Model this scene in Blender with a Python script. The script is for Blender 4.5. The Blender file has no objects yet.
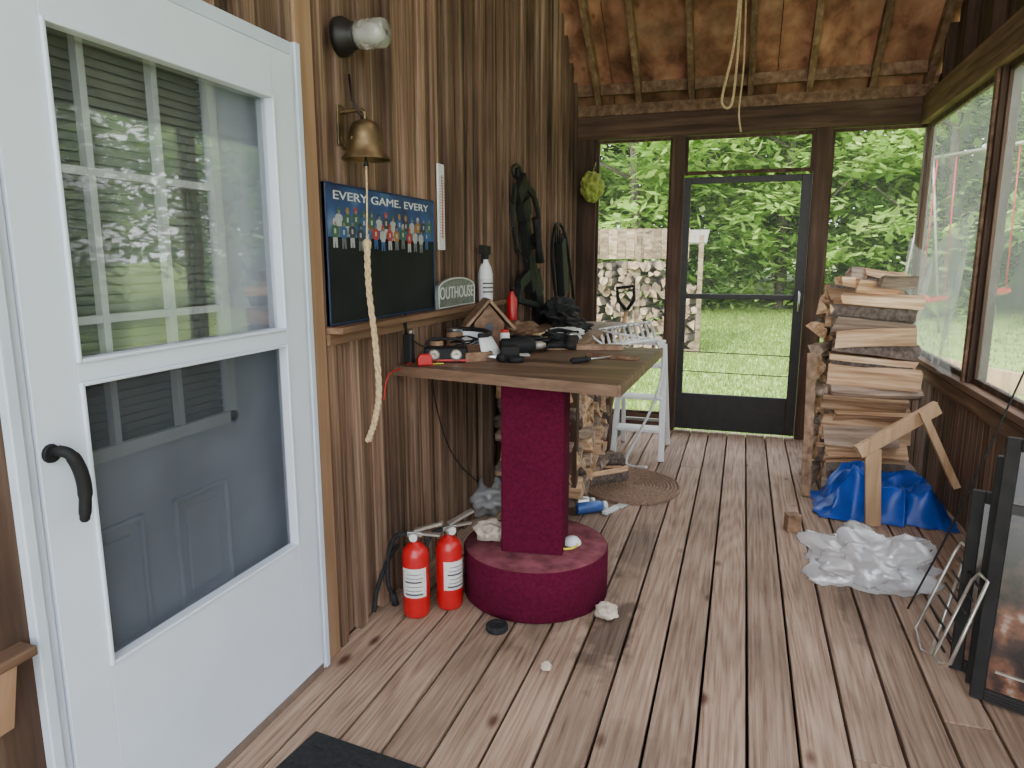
import bpy, bmesh, math, random
from mathutils import Vector, Matrix, noise
random.seed(7)
C=bpy.context.scene.collection
R=random.random; U=random.uniform
# ------------------------------------------------ camera basis
F=700.0; CAM=Vector((1.35,0,1.4)); XR=2.51
Yc=Vector((233,126,-F)).normalized(); th=math.atan(126/F)
Zc=Vector((0,math.cos(th),math.sin(th))); Xc=Yc.cross(Zc).normalized()
M3=Matrix((Xc,Yc,Zc))
def on(u,v,ax,val):
    d=M3@Vector((u-512,384-v,-F)); i='xyz'.index(ax)
    return CAM+d*((val-CAM[i])/d[i])
cd=bpy.data.cameras.new('camera'); cam=bpy.data.objects.new('camera',cd); C.objects.link(cam)
cam.matrix_world=Matrix.Translation(CAM)@M3.to_4x4(); cd.sensor_width=36; cd.lens=F*36/1024; cd.clip_start=.03; cd.clip_end=300
bpy.context.scene.camera=cam
# ------------------------------------------------ materials
def newmat(n):
    m=bpy.data.materials.new(n); m.use_nodes=True; nt=m.node_tree; b=nt.nodes['Principled BSDF']; return m,nt,b
def L(nt,a,b): nt.links.new(a,b)
def mat(n,col,rough=.6,metal=0,var=.12,ns=18,bump=0,spec=.5,trans=0):
    m,nt,b=newmat(n); tc=nt.nodes.new('ShaderNodeTexCoord'); no=nt.nodes.new('ShaderNodeTexNoise')
    no.inputs['Scale'].default_value=ns; no.inputs['Detail'].default_value=5; L(nt,tc.outputs['Object'],no.inputs['Vector'])
    r=nt.nodes.new('ShaderNodeValToRGB'); c=col
    r.color_ramp.elements[0].position=.3; r.color_ramp.elements[1].position=.7
    r.color_ramp.elements[0].color=(c[0]*(1-var),c[1]*(1-var),c[2]*(1-var),1)
    r.color_ramp.elements[1].color=(min(1,c[0]*(1+var)),min(1,c[1]*(1+var)),min(1,c[2]*(1+var)),1)
    L(nt,no.outputs['Fac'],r.inputs['Fac']); L(nt,r.outputs['Color'],b.inputs['Base Color'])
    b.inputs['Roughness'].default_value=rough; b.inputs['Metallic'].default_value=metal
    b.inputs['Specular IOR Level'].default_value=spec; b.inputs['Transmission Weight'].default_value=trans
    if bump:
        bp=nt.nodes.new('ShaderNodeBump'); bp.inputs['Strength'].default_value=bump; bp.inputs['Distance'].default_value=.01
        L(nt,no.outputs['Fac'],bp.inputs['Height']); L(nt,bp.outputs['Normal'],b.inputs['Normal'])
    return m
def ramps(n,stops,ns,rough,detail=4):
    m,nt,b=newmat(n); tc=nt.nodes.new('ShaderNodeTexCoord'); no=nt.nodes.new('ShaderNodeTexNoise')
    no.inputs['Scale'].default_value=ns; no.inputs['Detail'].default_value=detail; L(nt,tc.outputs['Object'],no.inputs['Vector'])
    r=nt.nodes.new('ShaderNodeValToRGB'); e=r.color_ramp.elements
    e[0].position=stops[0][0]; e[0].color=(*stops[0][1],1); e[1].position=stops[-1][0]; e[1].color=(*stops[-1][1],1)
    for p,c in stops[1:-1]: q=e.new(p); q.color=(*c,1)
    L(nt,no.outputs['Fac'],r.inputs[0]); L(nt,r.outputs[0],b.inputs['Base Color']); b.inputs['Roughness'].default_value=rough; return m
def wood(n,cols,axis='Z',freq=22,stretch=.05,rough=.8,var=.35,bump=.4,wave=0,knots=0,pos=(.3,.52,.72),stain=None,blot=.25,wf=75,wscale=13,detail=8,bs=2.2):
    m,nt,b=newmat(n); N=nt.nodes.new
    tc=N('ShaderNodeTexCoord'); ge=N('ShaderNodeNewGeometry'); oi=N('ShaderNodeObjectInfo')
    ad=N('ShaderNodeMath'); ad.operation='ADD'; L(nt,ge.outputs['Random Per Island'],ad.inputs[0]); L(nt,oi.outputs['Random'],ad.inputs[1])
    ml=N('ShaderNodeMath'); ml.operation='MULTIPLY'; ml.inputs[1].default_value=37.3; L(nt,ad.outputs[0],ml.inputs[0])
    cx=N('ShaderNodeCombineXYZ')
    for k in range(3): L(nt,ml.outputs[0],cx.inputs[k])
    va=N('ShaderNodeVectorMath'); va.operation='ADD'; L(nt,tc.outputs['Object'],va.inputs[0]); L(nt,cx.outputs[0],va.inputs[1])
    mp=N('ShaderNodeMapping'); s=[freq]*3; s['XYZ'.index(axis)]=freq*stretch; mp.inputs['Scale'].default_value=s
    L(nt,va.outputs[0],mp.inputs['Vector'])
    no=N('ShaderNodeTexNoise'); no.inputs['Scale'].default_value=1; no.inputs['Detail'].default_value=detail; no.inputs['Roughness'].default_value=.6; no.inputs['Distortion'].default_value=.3
    L(nt,mp.outputs[0],no.inputs['Vector']); fac=no.outputs['Fac']
    if wave:
        mp2=N('ShaderNodeMapping'); s2=[wscale]*3; s2['XYZ'.index(axis)]=wscale*.06; mp2.inputs['Scale'].default_value=s2; L(nt,va.outputs[0],mp2.inputs['Vector'])
        n2=N('ShaderNodeTexNoise'); n2.inputs['Scale'].default_value=.35; n2.inputs['Detail'].default_value=1; L(nt,mp2.outputs[0],n2.inputs['Vector'])
        m2=N('ShaderNodeMath'); m2.operation='MULTIPLY'; m2.inputs[1].default_value=wf; L(nt,n2.outputs['Fac'],m2.inputs[0])
        si=N('ShaderNodeMath'); si.operation='SINE'; L(nt,m2.outputs[0],si.inputs[0])
        m3=N('ShaderNodeMath'); m3.operation='MULTIPLY_ADD'; m3.inputs[1].default_value=wave; L(nt,si.outputs[0],m3.inputs[0]); L(nt,fac,m3.inputs[2]); fac=m3.outputs[0]
    r=N('ShaderNodeValToRGB'); e=r.color_ramp.elements
    e[0].position=pos[0]; e[0].color=(*cols[0],1); e[1].position=pos[2]; e[1].color=(*cols[2],1); q=e.new(pos[1]); q.color=(*cols[1],1)
    L(nt,fac,r.inputs['Fac']); col=r.outputs['Color']
    if knots:
        mk=N('ShaderNodeMapping'); s3=[5.5]*3; s3['XYZ'.index(axis)]=2.6; mk.inputs['Scale'].default_value=s3; L(nt,va.outputs[0],mk.inputs['Vector'])
        vo=N('ShaderNodeTexVoronoi'); vo.inputs['Scale'].default_value=1; L(nt,mk.outputs[0],vo.inputs['Vector'])
        rk=N('ShaderNodeValToRGB'); rk.color_ramp.elements[0].position=.05; rk.color_ramp.elements[1].position=.13
        rk.color_ramp.elements[0].color=(.2,.1,.07,1); rk.color_ramp.elements[1].color=(1,1,1,1); L(nt,vo.outputs['Distance'],rk.inputs['Fac'])
        mx=N('ShaderNodeMix'); mx.data_type='RGBA'; mx.blend_type='MULTIPLY'; mx.inputs[0].default_value=knots; L(nt,col,mx.inputs[6]); L(nt,rk.outputs[0],mx.inputs[7]); col=mx.outputs[2]
    nb=N('ShaderNodeTexNoise'); nb.inputs['Scale'].default_value=bs; nb.inputs['Detail'].default_value=4; L(nt,tc.outputs['Object'],nb.inputs['Vector'])
    ma=N('ShaderNodeMapRange'); ma.inputs['To Min'].default_value=-blot; ma.inputs['To Max'].default_value=blot; ma.inputs['From Min'].default_value=.3; ma.inputs['From Max'].default_value=.7; L(nt,nb.outputs['Fac'],ma.inputs['Value'])
    fr=N('ShaderNodeMath'); fr.operation='FRACT'; f7=N('ShaderNodeMath'); f7.operation='MULTIPLY'; f7.inputs[1].default_value=7.77; L(nt,ad.outputs[0],f7.inputs[0]); L(nt,f7.outputs[0],fr.inputs[0])
    mr=N('ShaderNodeMapRange'); mr.inputs['To Min'].default_value=1-var; mr.inputs['To Max'].default_value=1+var; L(nt,fr.outputs[0],mr.inputs['Value'])
    sm=N('ShaderNodeMath'); sm.operation='ADD'; L(nt,mr.outputs[0],sm.inputs[0]); L(nt,ma.outputs[0],sm.inputs[1]); val=sm.outputs[0]
    if stain:
        for (sx,sy,rx,ry,dk) in stain:
            sp=N('ShaderNodeVectorMath'); sp.operation='SUBTRACT'; sp.inputs[1].default_value=(sx,sy,0); L(nt,tc.outputs['Object'],sp.inputs[0])
            sc=N('ShaderNodeVectorMath'); sc.operation='MULTIPLY'; sc.inputs[1].default_value=(1/rx,1/ry,0); L(nt,sp.outputs[0],sc.inputs[0])
            ln=N('ShaderNodeVectorMath'); ln.operation='LENGTH'; L(nt,sc.outputs[0],ln.inputs[0])
            ns=N('ShaderNodeTexNoise'); ns.inputs['Scale'].default_value=11; L(nt,tc.outputs['Object'],ns.inputs['Vector'])
            a2=N('ShaderNodeMath'); a2.operation='MULTIPLY_ADD'; a2.inputs[1].default_value=1.6; L(nt,ns.outputs['Fac'],a2.inputs[0]); L(nt,ln.outputs['Value'],a2.inputs[2])
            r2=N('ShaderNodeMapRange'); r2.inputs['From Min'].default_value=1.45; r2.inputs['From Max'].default_value=1.85; r2.inputs['To Min'].default_value=dk; r2.inputs['To Max'].default_value=1; L(nt,a2.outputs[0],r2.inputs['Value'])
            mm=N('ShaderNodeMath'); mm.operation='MULTIPLY'; L(nt,val,mm.inputs[0]); L(nt,r2.outputs[0],mm.inputs[1]); val=mm.outputs[0]
    hs=N('ShaderNodeHueSaturation'); L(nt,val,hs.inputs['Value']); L(nt,col,hs.inputs['Color']); L(nt,hs.outputs[0],b.inputs['Base Color'])
    b.inputs['Roughness'].default_value=rough; b.inputs['Specular IOR Level'].default_value=.3
    bp=N('ShaderNodeBump'); bp.inputs['Strength'].default_value=bump; bp.inputs['Distance'].default_value=.006; L(nt,fac,bp.inputs['Height']); L(nt,bp.outputs[0],b.inputs['Normal'])
    return m
def screenmat(n,col,opac,glossy=None,fz_k=.5,rough=.02):
    m,nt,b=newmat(n); nt.nodes.remove(b); out=nt.nodes['Material Output']
    t=nt.nodes.new('ShaderNodeBsdfTransparent'); d=nt.nodes.new('ShaderNodeBsdfDiffuse'); d.inputs[0].default_value=(*col,1)
    tl=nt.nodes.new('ShaderNodeBsdfTranslucent'); tl.inputs[0].default_value=(*col,1)
    m1=nt.nodes.new('ShaderNodeMixShader'); m1.inputs[0].default_value=.4; L(nt,d.outputs[0],m1.inputs[1]); L(nt,tl.outputs[0],m1.inputs[2])
    tc=nt.nodes.new('ShaderNodeTexCoord'); no=nt.nodes.new('ShaderNodeTexNoise'); no.inputs['Scale'].default_value=3; L(nt,tc.outputs['Object'],no.inputs['Vector'])
    mr=nt.nodes.new('ShaderNodeMapRange'); mr.inputs['To Min'].default_value=opac*.6; mr.inputs['To Max'].default_value=min(1,opac*1.4); L(nt,no.outputs['Fac'],mr.inputs['Value'])
    m2=nt.nodes.new('ShaderNodeMixShader'); L(nt,mr.outputs[0],m2.inputs[0]); L(nt,t.outputs[0],m2.inputs[1]); L(nt,m1.outputs[0],m2.inputs[2]); o=m2.outputs[0]
    if glossy is not None:
        g=nt.nodes.new('ShaderNodeBsdfGlossy'); g.inputs['Roughness'].default_value=rough; g.inputs[0].default_value=(1,1,1,1)
        fz=nt.nodes.new('ShaderNodeFresnel'); fz.inputs[0].default_value=1.45
        a=nt.nodes.new('ShaderNodeMath'); a.operation='MULTIPLY_ADD'; a.inputs[1].default_value=fz_k; a.inputs[2].default_value=glossy; L(nt,fz.outputs[0],a.inputs[0])
        m4=nt.nodes.new('ShaderNodeMixShader'); L(nt,a.outputs[0],m4.inputs[0]); L(nt,o,m4.inputs[1]); L(nt,g.outputs[0],m4.inputs[2]); o=m4.outputs[0]
    L(nt,o,out.inputs[0]); return m
def leafmat(n,cols):
    m,nt,b=newmat(n); nt.nodes.remove(b); out=nt.nodes['Material Output']
    ge=nt.nodes.new('ShaderNodeNewGeometry'); r=nt.nodes.new('ShaderNodeValToRGB'); e=r.color_ramp.elements
    e[0].color=(*cols[0],1); e[1].color=(*cols[2],1); q=e.new(.5); q.color=(*cols[1],1)
    L(nt,ge.outputs['Random Per Island'],r.inputs[0])
    d=nt.nodes.new('ShaderNodeBsdfDiffuse'); t=nt.nodes.new('ShaderNodeBsdfTranslucent'); L(nt,r.outputs[0],d.inputs[0]); L(nt,r.outputs[0],t.inputs[0])
    mx=nt.nodes.new('ShaderNodeMixShader'); mx.inputs[0].default_value=.45; L(nt,d.outputs[0],mx.inputs[1]); L(nt,t.outputs[0],mx.inputs[2]); L(nt,mx.outputs[0],out.inputs[0]); return m
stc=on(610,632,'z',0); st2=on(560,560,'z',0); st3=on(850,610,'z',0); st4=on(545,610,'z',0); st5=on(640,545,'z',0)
M=dict(
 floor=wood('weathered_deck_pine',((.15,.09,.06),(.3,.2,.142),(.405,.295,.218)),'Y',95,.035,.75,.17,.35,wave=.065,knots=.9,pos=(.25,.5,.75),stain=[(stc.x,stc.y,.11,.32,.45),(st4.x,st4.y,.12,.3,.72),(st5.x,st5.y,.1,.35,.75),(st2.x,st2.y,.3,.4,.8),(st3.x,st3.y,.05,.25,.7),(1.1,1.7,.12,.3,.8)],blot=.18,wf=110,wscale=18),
 wall=wood('weathered_brown_board',((.04,.025,.017),(.18,.107,.068),(.4,.295,.22)),'Z',44,.02,.9,.38,1,pos=(.3,.52,.8),blot=.34,bs=1.6),
 trim=wood('tan_trim_board',((.23,.13,.07),(.32,.195,.115),(.38,.245,.155)),'Z',16,.04,.7,.06,.25,blot=.12),
 dark=wood('dark_brown_timber_z',((.03,.016,.01),(.07,.04,.026),(.12,.075,.05)),'Z',22,.06,.8,.2,.4),
 darkx=wood('dark_brown_timber_x',((.035,.02,.012),(.09,.05,.032),(.15,.09,.058)),'X',22,.06,.8,.2,.4),
 darky=wood('brown_timber_y',((.06,.033,.02),(.15,.085,.052),(.24,.15,.095)),'Y',22,.06,.8,.2,.4),
 ply=wood('stained_plywood',((.12,.05,.03),(.3,.135,.078),(.44,.24,.15)),'Y',6,.5,.88,.16,.25,knots=.5,pos=(.32,.5,.72),blot=.45,bs=3.2),
 rafter=wood('rafter_wood',((.09,.048,.028),(.19,.11,.065),(.3,.19,.12)),'Y',22,.06,.8,.15,.4),
 ledge=wood('ledge_wood',((.08,.042,.025),(.19,.107,.062),(.3,.19,.12)),'Y',22,.05,.7,.1,.3),
 table=wood('table_wood',((.07,.04,.025),(.155,.092,.058),(.24,.155,.105)),'X',18,.06,.5,.12,.3),
 bench=wood('bench_wood',((.12,.068,.04),(.26,.155,.09),(.38,.25,.16)),'Y',20,.06,.6,.12,.3),
 log=wood('split_wood',((.24,.13,.065),(.52,.33,.19),(.74,.56,.37)),'X',34,.06,.88,.32,.8,wave=.02,blot=.12),
 logb=wood('weathered_split_wood',((.13,.09,.065),(.3,.22,.165),(.46,.36,.28)),'X',34,.06,.88,.3,.8,wave=.02,blot=.12),
 logout=wood('outdoor_cut_wood',((.10,.06,.04),(.33,.23,.155),(.52,.41,.3)),'X',20,.3,.85,.45,.3),
 bark=mat('bark',(.13,.1,.082),.95,0,.5,40,1),
 lumber=wood('lumber',((.34,.19,.1),(.5,.32,.18),(.6,.42,.26)),'Z',20,.06,.75,.08,.3),
 white=mat('white_paint',(.64,.71,.81),.35,0,.03,6),
 jamb=mat('white_jamb',(.54,.61,.71),.45,0,.06,8),
 inner=mat('shaded_paint',(.36,.395,.47),.55,0,.05,6),  # grey-blue puts the shade on the inner door into its colour
 muntin=mat('dull_white_muntin',(.46,.5,.52),.5,0,.05,6),
 blind=mat('blind_slat',(.15,.175,.16),.5,0,.08),
 black=mat('black_plastic',(.014,.014,.015),.6,0,.2,spec=.2),
 rubber=mat('black_rubber',(.02,.021,.022),.85,0,.3,60,.6,.2),
 brass=mat('aged_brass',(.19,.135,.07),.5,.95,.5,14,.3),
 iron=mat('dark_iron',(.018,.016,.015),.5,.3,.3),
 glassjar=mat('ribbed_glass',(.8,.8,.76),.08,0,.1,30,.2,trans=.8),
 velvet=mat('burgundy_carpet',(.085,.005,.023),.95,0,.22,70,.6,.1),
 dusty=mat('dusty_burgundy',(.17,.05,.062),.95,0,.5,14,.4,.12),
 red=mat('red_paint',(.46,.01,.013),.28,0,.05),
 cream=mat('cream_rope',(.55,.41,.23),.9,0,.25,90,.6),
 label=mat('paper_label',(.62,.62,.6),.6,0,.1,60),
 ink=mat('dark_ink',(.05,.05,.06),.6),
 steel=mat('brushed_steel',(.5,.5,.5),.32,1,.12),
 plastwhite=mat('white_plastic',(.7,.71,.72),.4,0,.05),
 slate=mat('chalkboard',(.012,.014,.015),.7,0,.35,5,spec=.2),
 blue=ramps('blue_print',[(.35,(.01,.02,.09)),(.55,(.02,.06,.2)),(.75,(.16,.22,.34))],5,.45),
 navy=mat('navy_frame',(.008,.02,.07),.5),
 plaque=mat('pewter_plaque',(.17,.18,.17),.5,.3,.3,30),
 stone=mat('pale_stone',(.5,.42,.34),.9,0,.25,20,.8),
 tarp=mat('blue_tarp',(.006,.065,.40),.36,0,.25,10,.2),
 rug=mat('braided_brown',(.22,.14,.095),.95,0,.35,60,.6),
 green=mat('yellow_green',(.25,.3,.05),.8,0,.45,30,.5),
 yellow=mat('yellow_card',(.7,.6,.05),.6), 
 grey=mat('grey_tube',(.38,.34,.29),.4,.5,.25),
 chrome=mat('dull_chrome',(.6,.58,.52),.35,.8,.25),
 soot=mat('sooty_metal',(.018,.017,.016),.65,0,.4,12,.2,.2),
 picture_refl=ramps('picture_reflection_glass',[(.42,(.016,.013,.012)),(.52,(.05,.03,.024)),(.6,(.18,.08,.045)),(.68,(.42,.34,.29))],9,.2),  # picture tones with reflections painted into the glass colour
 bluecan=mat('blue_can',(.05,.12,.35),.35,.2),
 doorglass=screenmat('storm_glass',(.2,.25,.22),.05,.0,.24),
 doorscreen=screenmat('door_screen_mesh',(.10,.11,.13),.36),
 screen=screenmat('dark_screen_mesh',(.2,.22,.18),.08),
 milky=screenmat('milky_screen_mesh',(.6,.61,.61),.34),
 cling=screenmat('clear_plastic_bag',(.92,.94,.97),.36,.05,.6,.14),
 leaf1=leafmat('leaf_bright',((.16,.29,.05),(.34,.53,.11),(.6,.74,.26))),
 leaf2=leafmat('leaf_mid',((.1,.2,.05),(.22,.38,.09),(.45,.6,.2))),
 leaf3=leafmat('leaf_deep',((.03,.065,.02),(.07,.15,.035),(.17,.28,.08))),
 grass=leafmat('grass_blade',((.2,.3,.07),(.3,.42,.1),(.4,.5,.15))),
 lawn=mat('lawn',(.26,.37,.09),.95,0,.3,3,.5),
)
# ------------------------------------------------ geometry helpers
def BM(): return bmesh.new()
def hexa(bm,P,mi=0):
    v=[bm.verts.new(p) for p in P]
    for f in ((0,3,2,1),(4,5,6,7),(0,1,5,4),(1,2,6,5),(2,3,7,6),(3,0,4,7)):
        fc=bm.faces.new([v[i] for i in f]); fc.material_index=mi
def box(bm,x0,x1,y0,y1,z0,z1,mi=0,T=None):
    P=[Vector(p) for p in ((x0,y0,z0),(x1,y0,z0),(x1,y1,z0),(x0,y1,z0),(x0,y0,z1),(x1,y0,z1),(x1,y1,z1),(x0,y1,z1))]
    if T: P=[T@p for p in P]
    hexa(bm,P,mi)
def bar(bm,a,b,w,h,up=(0,0,1),mi=0):
    a=Vector(a); b=Vector(b); d=(b-a).normalized(); s=d.cross(Vector(up)).normalized(); u=s.cross(d)
    P=[]
    for q in (a,b):
        P+= [q-s*w/2-u*h/2,q+s*w/2-u*h/2,q+s*w/2+u*h/2,q-s*w/2+u*h/2]
    hexa(bm,P,mi)
def tube(bm,pts,r,seg=8,closed=False,mi=0,caps=True):
    pts=[Vector(p) for p in pts]; n=len(pts); rs=r if isinstance(r,(list,tuple)) else [r]*n; rings=[]
    up=Vector((0,0,1)); pn=None
    for i,p in enumerate(pts):
        if closed: t=pts[(i+1)%n]-pts[i-1]
        else: t=pts[min(i+1,n-1)]-pts[max(i-1,0)]
        t.normalize()
        if pn is None:
            a=up if abs(t.z)<.9 else Vector((1,0,0)); nn=(a-t*a.dot(t)).normalized()
        else:
            nn=pn-t*pn.dot(t); nn=nn.normalized() if nn.length>1e-6 else t.orthogonal().normalized()
        pn=nn; bb=t.cross(nn)
        rings.append([bm.verts.new(p+(nn*math.cos(2*math.pi*k/seg)+bb*math.sin(2*math.pi*k/seg))*rs[i]) for k in range(seg)])
    for i in range(n if closed else n-1):
        A=rings[i];B=rings[(i+1)%n]
        for k in range(seg):
            f=bm.faces.new((A[k],A[(k+1)%seg],B[(k+1)%seg],B[k])); f.smooth=True; f.material_index=mi
    if caps and not closed:
        for q in (list(reversed(rings[0])),rings[-1]):
            f=bm.faces.new(q); f.material_index=mi
def lathe(bm,prof,seg=24,T=None,mi=0,a0=0,a1=2*math.pi,cap=True):
    T=T or Matrix(); full=abs(a1-a0-2*math.pi)<1e-6; ns=seg if full else seg+1; rings=[]
    for r,z in prof:
        rings.append([bm.verts.new(T@Vector((max(r,1e-4)*math.cos(a0+(a1-a0)*k/seg),max(r,1e-4)*math.sin(a0+(a1-a0)*k/seg),z))) for k in range(ns)])
    for i in range(len(prof)-1):
        for k in range(ns if full else ns-1):
            f=bm.faces.new((rings[i][k],rings[i][(k+1)%ns],rings[i+1][(k+1)%ns],rings[i+1][k])); f.smooth=True; f.material_index=mi
    if cap and full:
        f=bm.faces.new(list(reversed(rings[0]))); f.material_index=mi
        f=bm.faces.new(rings[-1]); f.material_index=mi
def prism(bm,pts,z0,z1,T=None,mi=0):
    T=T or Matrix(); a=[bm.verts.new(T@Vector((p[0],p[1],z0))) for p in pts]; b=[bm.verts.new(T@Vector((p[0],p[1],z1))) for p in pts]; n=len(pts)
    for f in (list(reversed(a)),b): bm.faces.new(f).material_index=mi
    for k in range(n): bm.faces.new((a[k],a[(k+1)%n],b[(k+1)%n],b[k])).material_index=mi
def smoothpts(pts,n=6):
    P=[Vector(p) for p in pts]; out=[]
    for i in range(len(P)-1):
        p0=P[max(i-1,0)];p1=P[i];p2=P[i+1];p3=P[min(i+2,len(P)-1)]
        for k in range(n):
            t=k/n; out.append(.5*((2*p1)+(p2-p0)*t+(2*p0-5*p1+4*p2-p3)*t*t+(3*p1-p0-3*p2+p3)*t**3))
    out.append(P[-1]); return out
def rootloc(o):
    v=Vector((0,0,0))
    while o: v=v+o.location; o=o.parent
    return v
def obj(name,bm,m,parent=None,bev=0,origin=None):
    me=bpy.data.meshes.new(name); off=rootloc(parent) if parent else Vector(origin or (0,0,0))
    bmesh.ops.translate(bm,verts=bm.verts,vec=-off)
    bmesh.ops.recalc_face_normals(bm,faces=bm.faces); bm.to_mesh(me); bm.free()
    for q in (m if isinstance(m,(list,tuple)) else [m]): me.materials.append(q)
    o=bpy.data.objects.new(name,me); C.objects.link(o)
    if parent: o.parent=parent
    else: o.location=off
    if bev:
        b=o.modifiers.new('bevel','BEVEL'); b.width=bev; b.segments=2; b.limit_method='ANGLE'
    return o
def tag(o,label,cat,group=None,kind=None):
    o['label']=label; o['category']=cat
    if group: o['group']=group
    if kind: o['kind']=kind
    return o
def thing(name,label,cat,loc=(0,0,0),group=None):
    o=bpy.data.objects.new(name,None); C.objects.link(o); o.location=loc; o.empty_display_size=.05; return tag(o,label,cat,group)
def struct(name,bm,m,bev=0,label=None):
    o=obj(name,bm,m,None,bev); o['kind']='structure'
    if label: o['label']=label
    return o
def solo(name,bm,m,label,cat,origin,group=None,bev=0): return tag(obj(name,bm,m,None,bev,origin),label,cat,group)
def dup(r,loc,rot=(0,0,0),label=None,scale=None):
    c=r.copy(); C.objects.link(c); c.location=loc; c.rotation_euler=rot
    if label: c['label']=label
    if scale: c.scale=scale
    for ch in list(r.children):
        d=ch.copy(); C.objects.link(d); d.parent=c
        for g in list(ch.children):
            e=g.copy(); C.objects.link(e); e.parent=d
    return c
def text(name,s,w,m,parent,T,h=None):
    cu=bpy.data.curves.new(name,'FONT'); cu.body=s; cu.size=1; cu.extrude=.002; cu.align_x='CENTER'
    o=bpy.data.objects.new(name+'_c',cu); C.objects.link(o); dg=bpy.context.evaluated_depsgraph_get(); dg.update()
    me=bpy.data.meshes.new_from_object(o.evaluated_get(dg)); bpy.data.objects.remove(o)
    xs=[v.co.x for v in me.vertices]; ys=[v.co.y for v in me.vertices]; k=w/(max(xs)-min(xs)); ky=(h/(max(ys)-min(ys))) if h else k
    off=-rootloc(parent)
    for v in me.vertices: v.co=T@Vector(((v.co.x-(max(xs)+min(xs))/2)*k,(v.co.y-(max(ys)+min(ys))/2)*ky,v.co.z*.3))+off
    me.materials.clear(); me.materials.append(m); q=bpy.data.objects.new(name,me); C.objects.link(q); q.parent=parent; return q
def WT(p): return Matrix.Translation(p)@Matrix(((0,0,1),(1,0,0),(0,1,0))).to_4x4()
def RT(p,a): return Matrix.Translation(p)@Matrix.Rotation(a,4,'Z')
def pydata(name,vs,fs,m):
    me=bpy.data.meshes.new(name); me.from_pydata(vs,[],fs); me.materials.append(m); return me
FY=5.78
def roofz(y): return 2.56+.81*(FY-y) if y>3.2 else 4.65-.45*(3.2-y)
# ================================================= STRUCTURE
bm=BM(); x=.004
while x<XR+.06:
    y=-1.2
    cuts=[5.84] if R()<.55 else [U(.2,5.0),5.84]
    for c in cuts:
        box(bm,x,x+.134,y,c-.004,-.035,U(-.003,0)); y=c
    x+=.1435
struct('floor',bm,M['floor'],.004)
bm=BM(); box(bm,-.05,XR+.1,5.8,5.86,-.3,-.036); struct('trim_1',bm,M['darkx'])
bm=BM(); box(bm,-.1,XR+.15,-1.3,5.79,-.14,-.12); struct('gap_shade_sheet',bm,M['soot'])  # dark sheet added under the boards so the gaps read as shade
bm=BM()
def planks(y0,y1,z0,ztop=None):
    y=y0; i=0
    while y<y1-.01:
        w=min((U(.085,.125),U(.04,.06))[i%2],y1-y)
        if y1-y-w<.04: w=y1-y
        pr=(0,.028)[i%2]+U(0,.006); i+=1
        za=(ztop or roofz(min(y+.002,y1))+.08); zb=(ztop or roofz(y+w)+.08)
        a,b=y+.003,y+w-.003
        hexa(bm,[Vector(p) for p in ((-.02,a,z0),(pr,a,z0),(pr,b,z0),(-.02,b,z0),(-.02,a,za),(pr,a,za),(pr,b,zb),(-.02,b,zb))]); y+=w
planks(1.92,FY+.05,0); planks(.935,1.92,2.025); planks(-.6,.935,0)
box(bm,-.14,-.021,1.93,6.0,-.2,2.5); box(bm,-.14,-.021,.93,1.93,2.03,3.6); box(bm,-.14,-.021,-.6,.93,-.2,2.9); box(bm,-.14,-.021,1.93,4.5,2.5,3.5)  # backing boxes added behind the planks to block light
struct('wall_left',bm,M['wall'])
bm=BM(); box(bm,.0,.038,1.925,2.015,0.0,4.0); struct('trim_2',bm,M['trim'],.004)
bm=BM(); box(bm,.0,.038,.82,.93,0.0,1.95); struct('trim_3',bm,M['dark'],.004)
def slabs(name,segs,zo,t,m):
    bm=BM()
    for (y0,z0,y1,z1,x0,x1) in segs:
        z0+=zo; z1+=zo; hexa(bm,[Vector(p) for p in ((x0,y0,z0),(x1,y0,z0),(x1,y1,z1),(x0,y1,z1),(x0,y0,z0+t),(x1,y0,z0+t),(x1,y1,z1+t),(x0,y1,z1+t))])
    return struct(name,bm,m)
segs=[]; yy=5.9; kk=0
while yy>3.21:
    y0=max(3.2,yy-.85); xs_=[-.3,.9,2.1,2.8] if kk%2 else [-.3,.3,1.5,2.8]; kk+=1
    for a,b in zip(xs_[:-1],xs_[1:]): segs.append((y0+.004,roofz(max(y0,3.201)),yy-.004,roofz(yy),a+.003,b-.003))
    yy=y0
slabs('ceiling',segs,.1,.02,M['ply'])
slabs('ceiling_light_block',[(3.2,roofz(3.201),5.92,roofz(5.92),-.3,2.8)],.125,.03,M['dark'])  # dark slab added to keep sky from leaking through the panel seams
slabs('ceiling_back',[(-.3,roofz(-.3),3.2,roofz(3.2),-.3,2.8)],.1,.04,M['ply'])
n=4
for u in (600,640,692,750,808,870,925):
    p=on(u,104,'y',FY); bm=BM(); bar(bm,(p.x,3.25,roofz(3.25)+.04),(p.x,5.85,roofz(5.85)+.04),.045,.10)
    struct('trim_%d'%n,bm,M['rafter'],.003); n+=1
bm=BM(); box(bm,0,XR,5.69,5.725,roofz(5.7)+.02,roofz(5.7)+.10); struct('trim_%d'%n,bm,M['rafter']); n+=1
bm=BM(); box(bm,-.02,XR+.05,FY-.03,FY+.08,2.33,2.57); struct('trim_%d'%n,bm,M['darkx'],.004); n+=1
bm=BM(); box(bm,-.02,XR+.05,FY-.05,FY-.03,2.50,2.58); struct('trim_%d'%n,bm,M['rafter'],.003); n+=1
def fx(u): return on(u,300,'y',FY).x
posts=[(0.0,fx(594)),(fx(667),fx(679)),(fx(804),fx(820)),(fx(917),XR)]
for a,b in posts:
    bm=BM(); box(bm,a,b,FY-.03,FY+.06,0,2.33); struct('trim_%d'%n,bm,M['dark'],.004); n+=1
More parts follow.
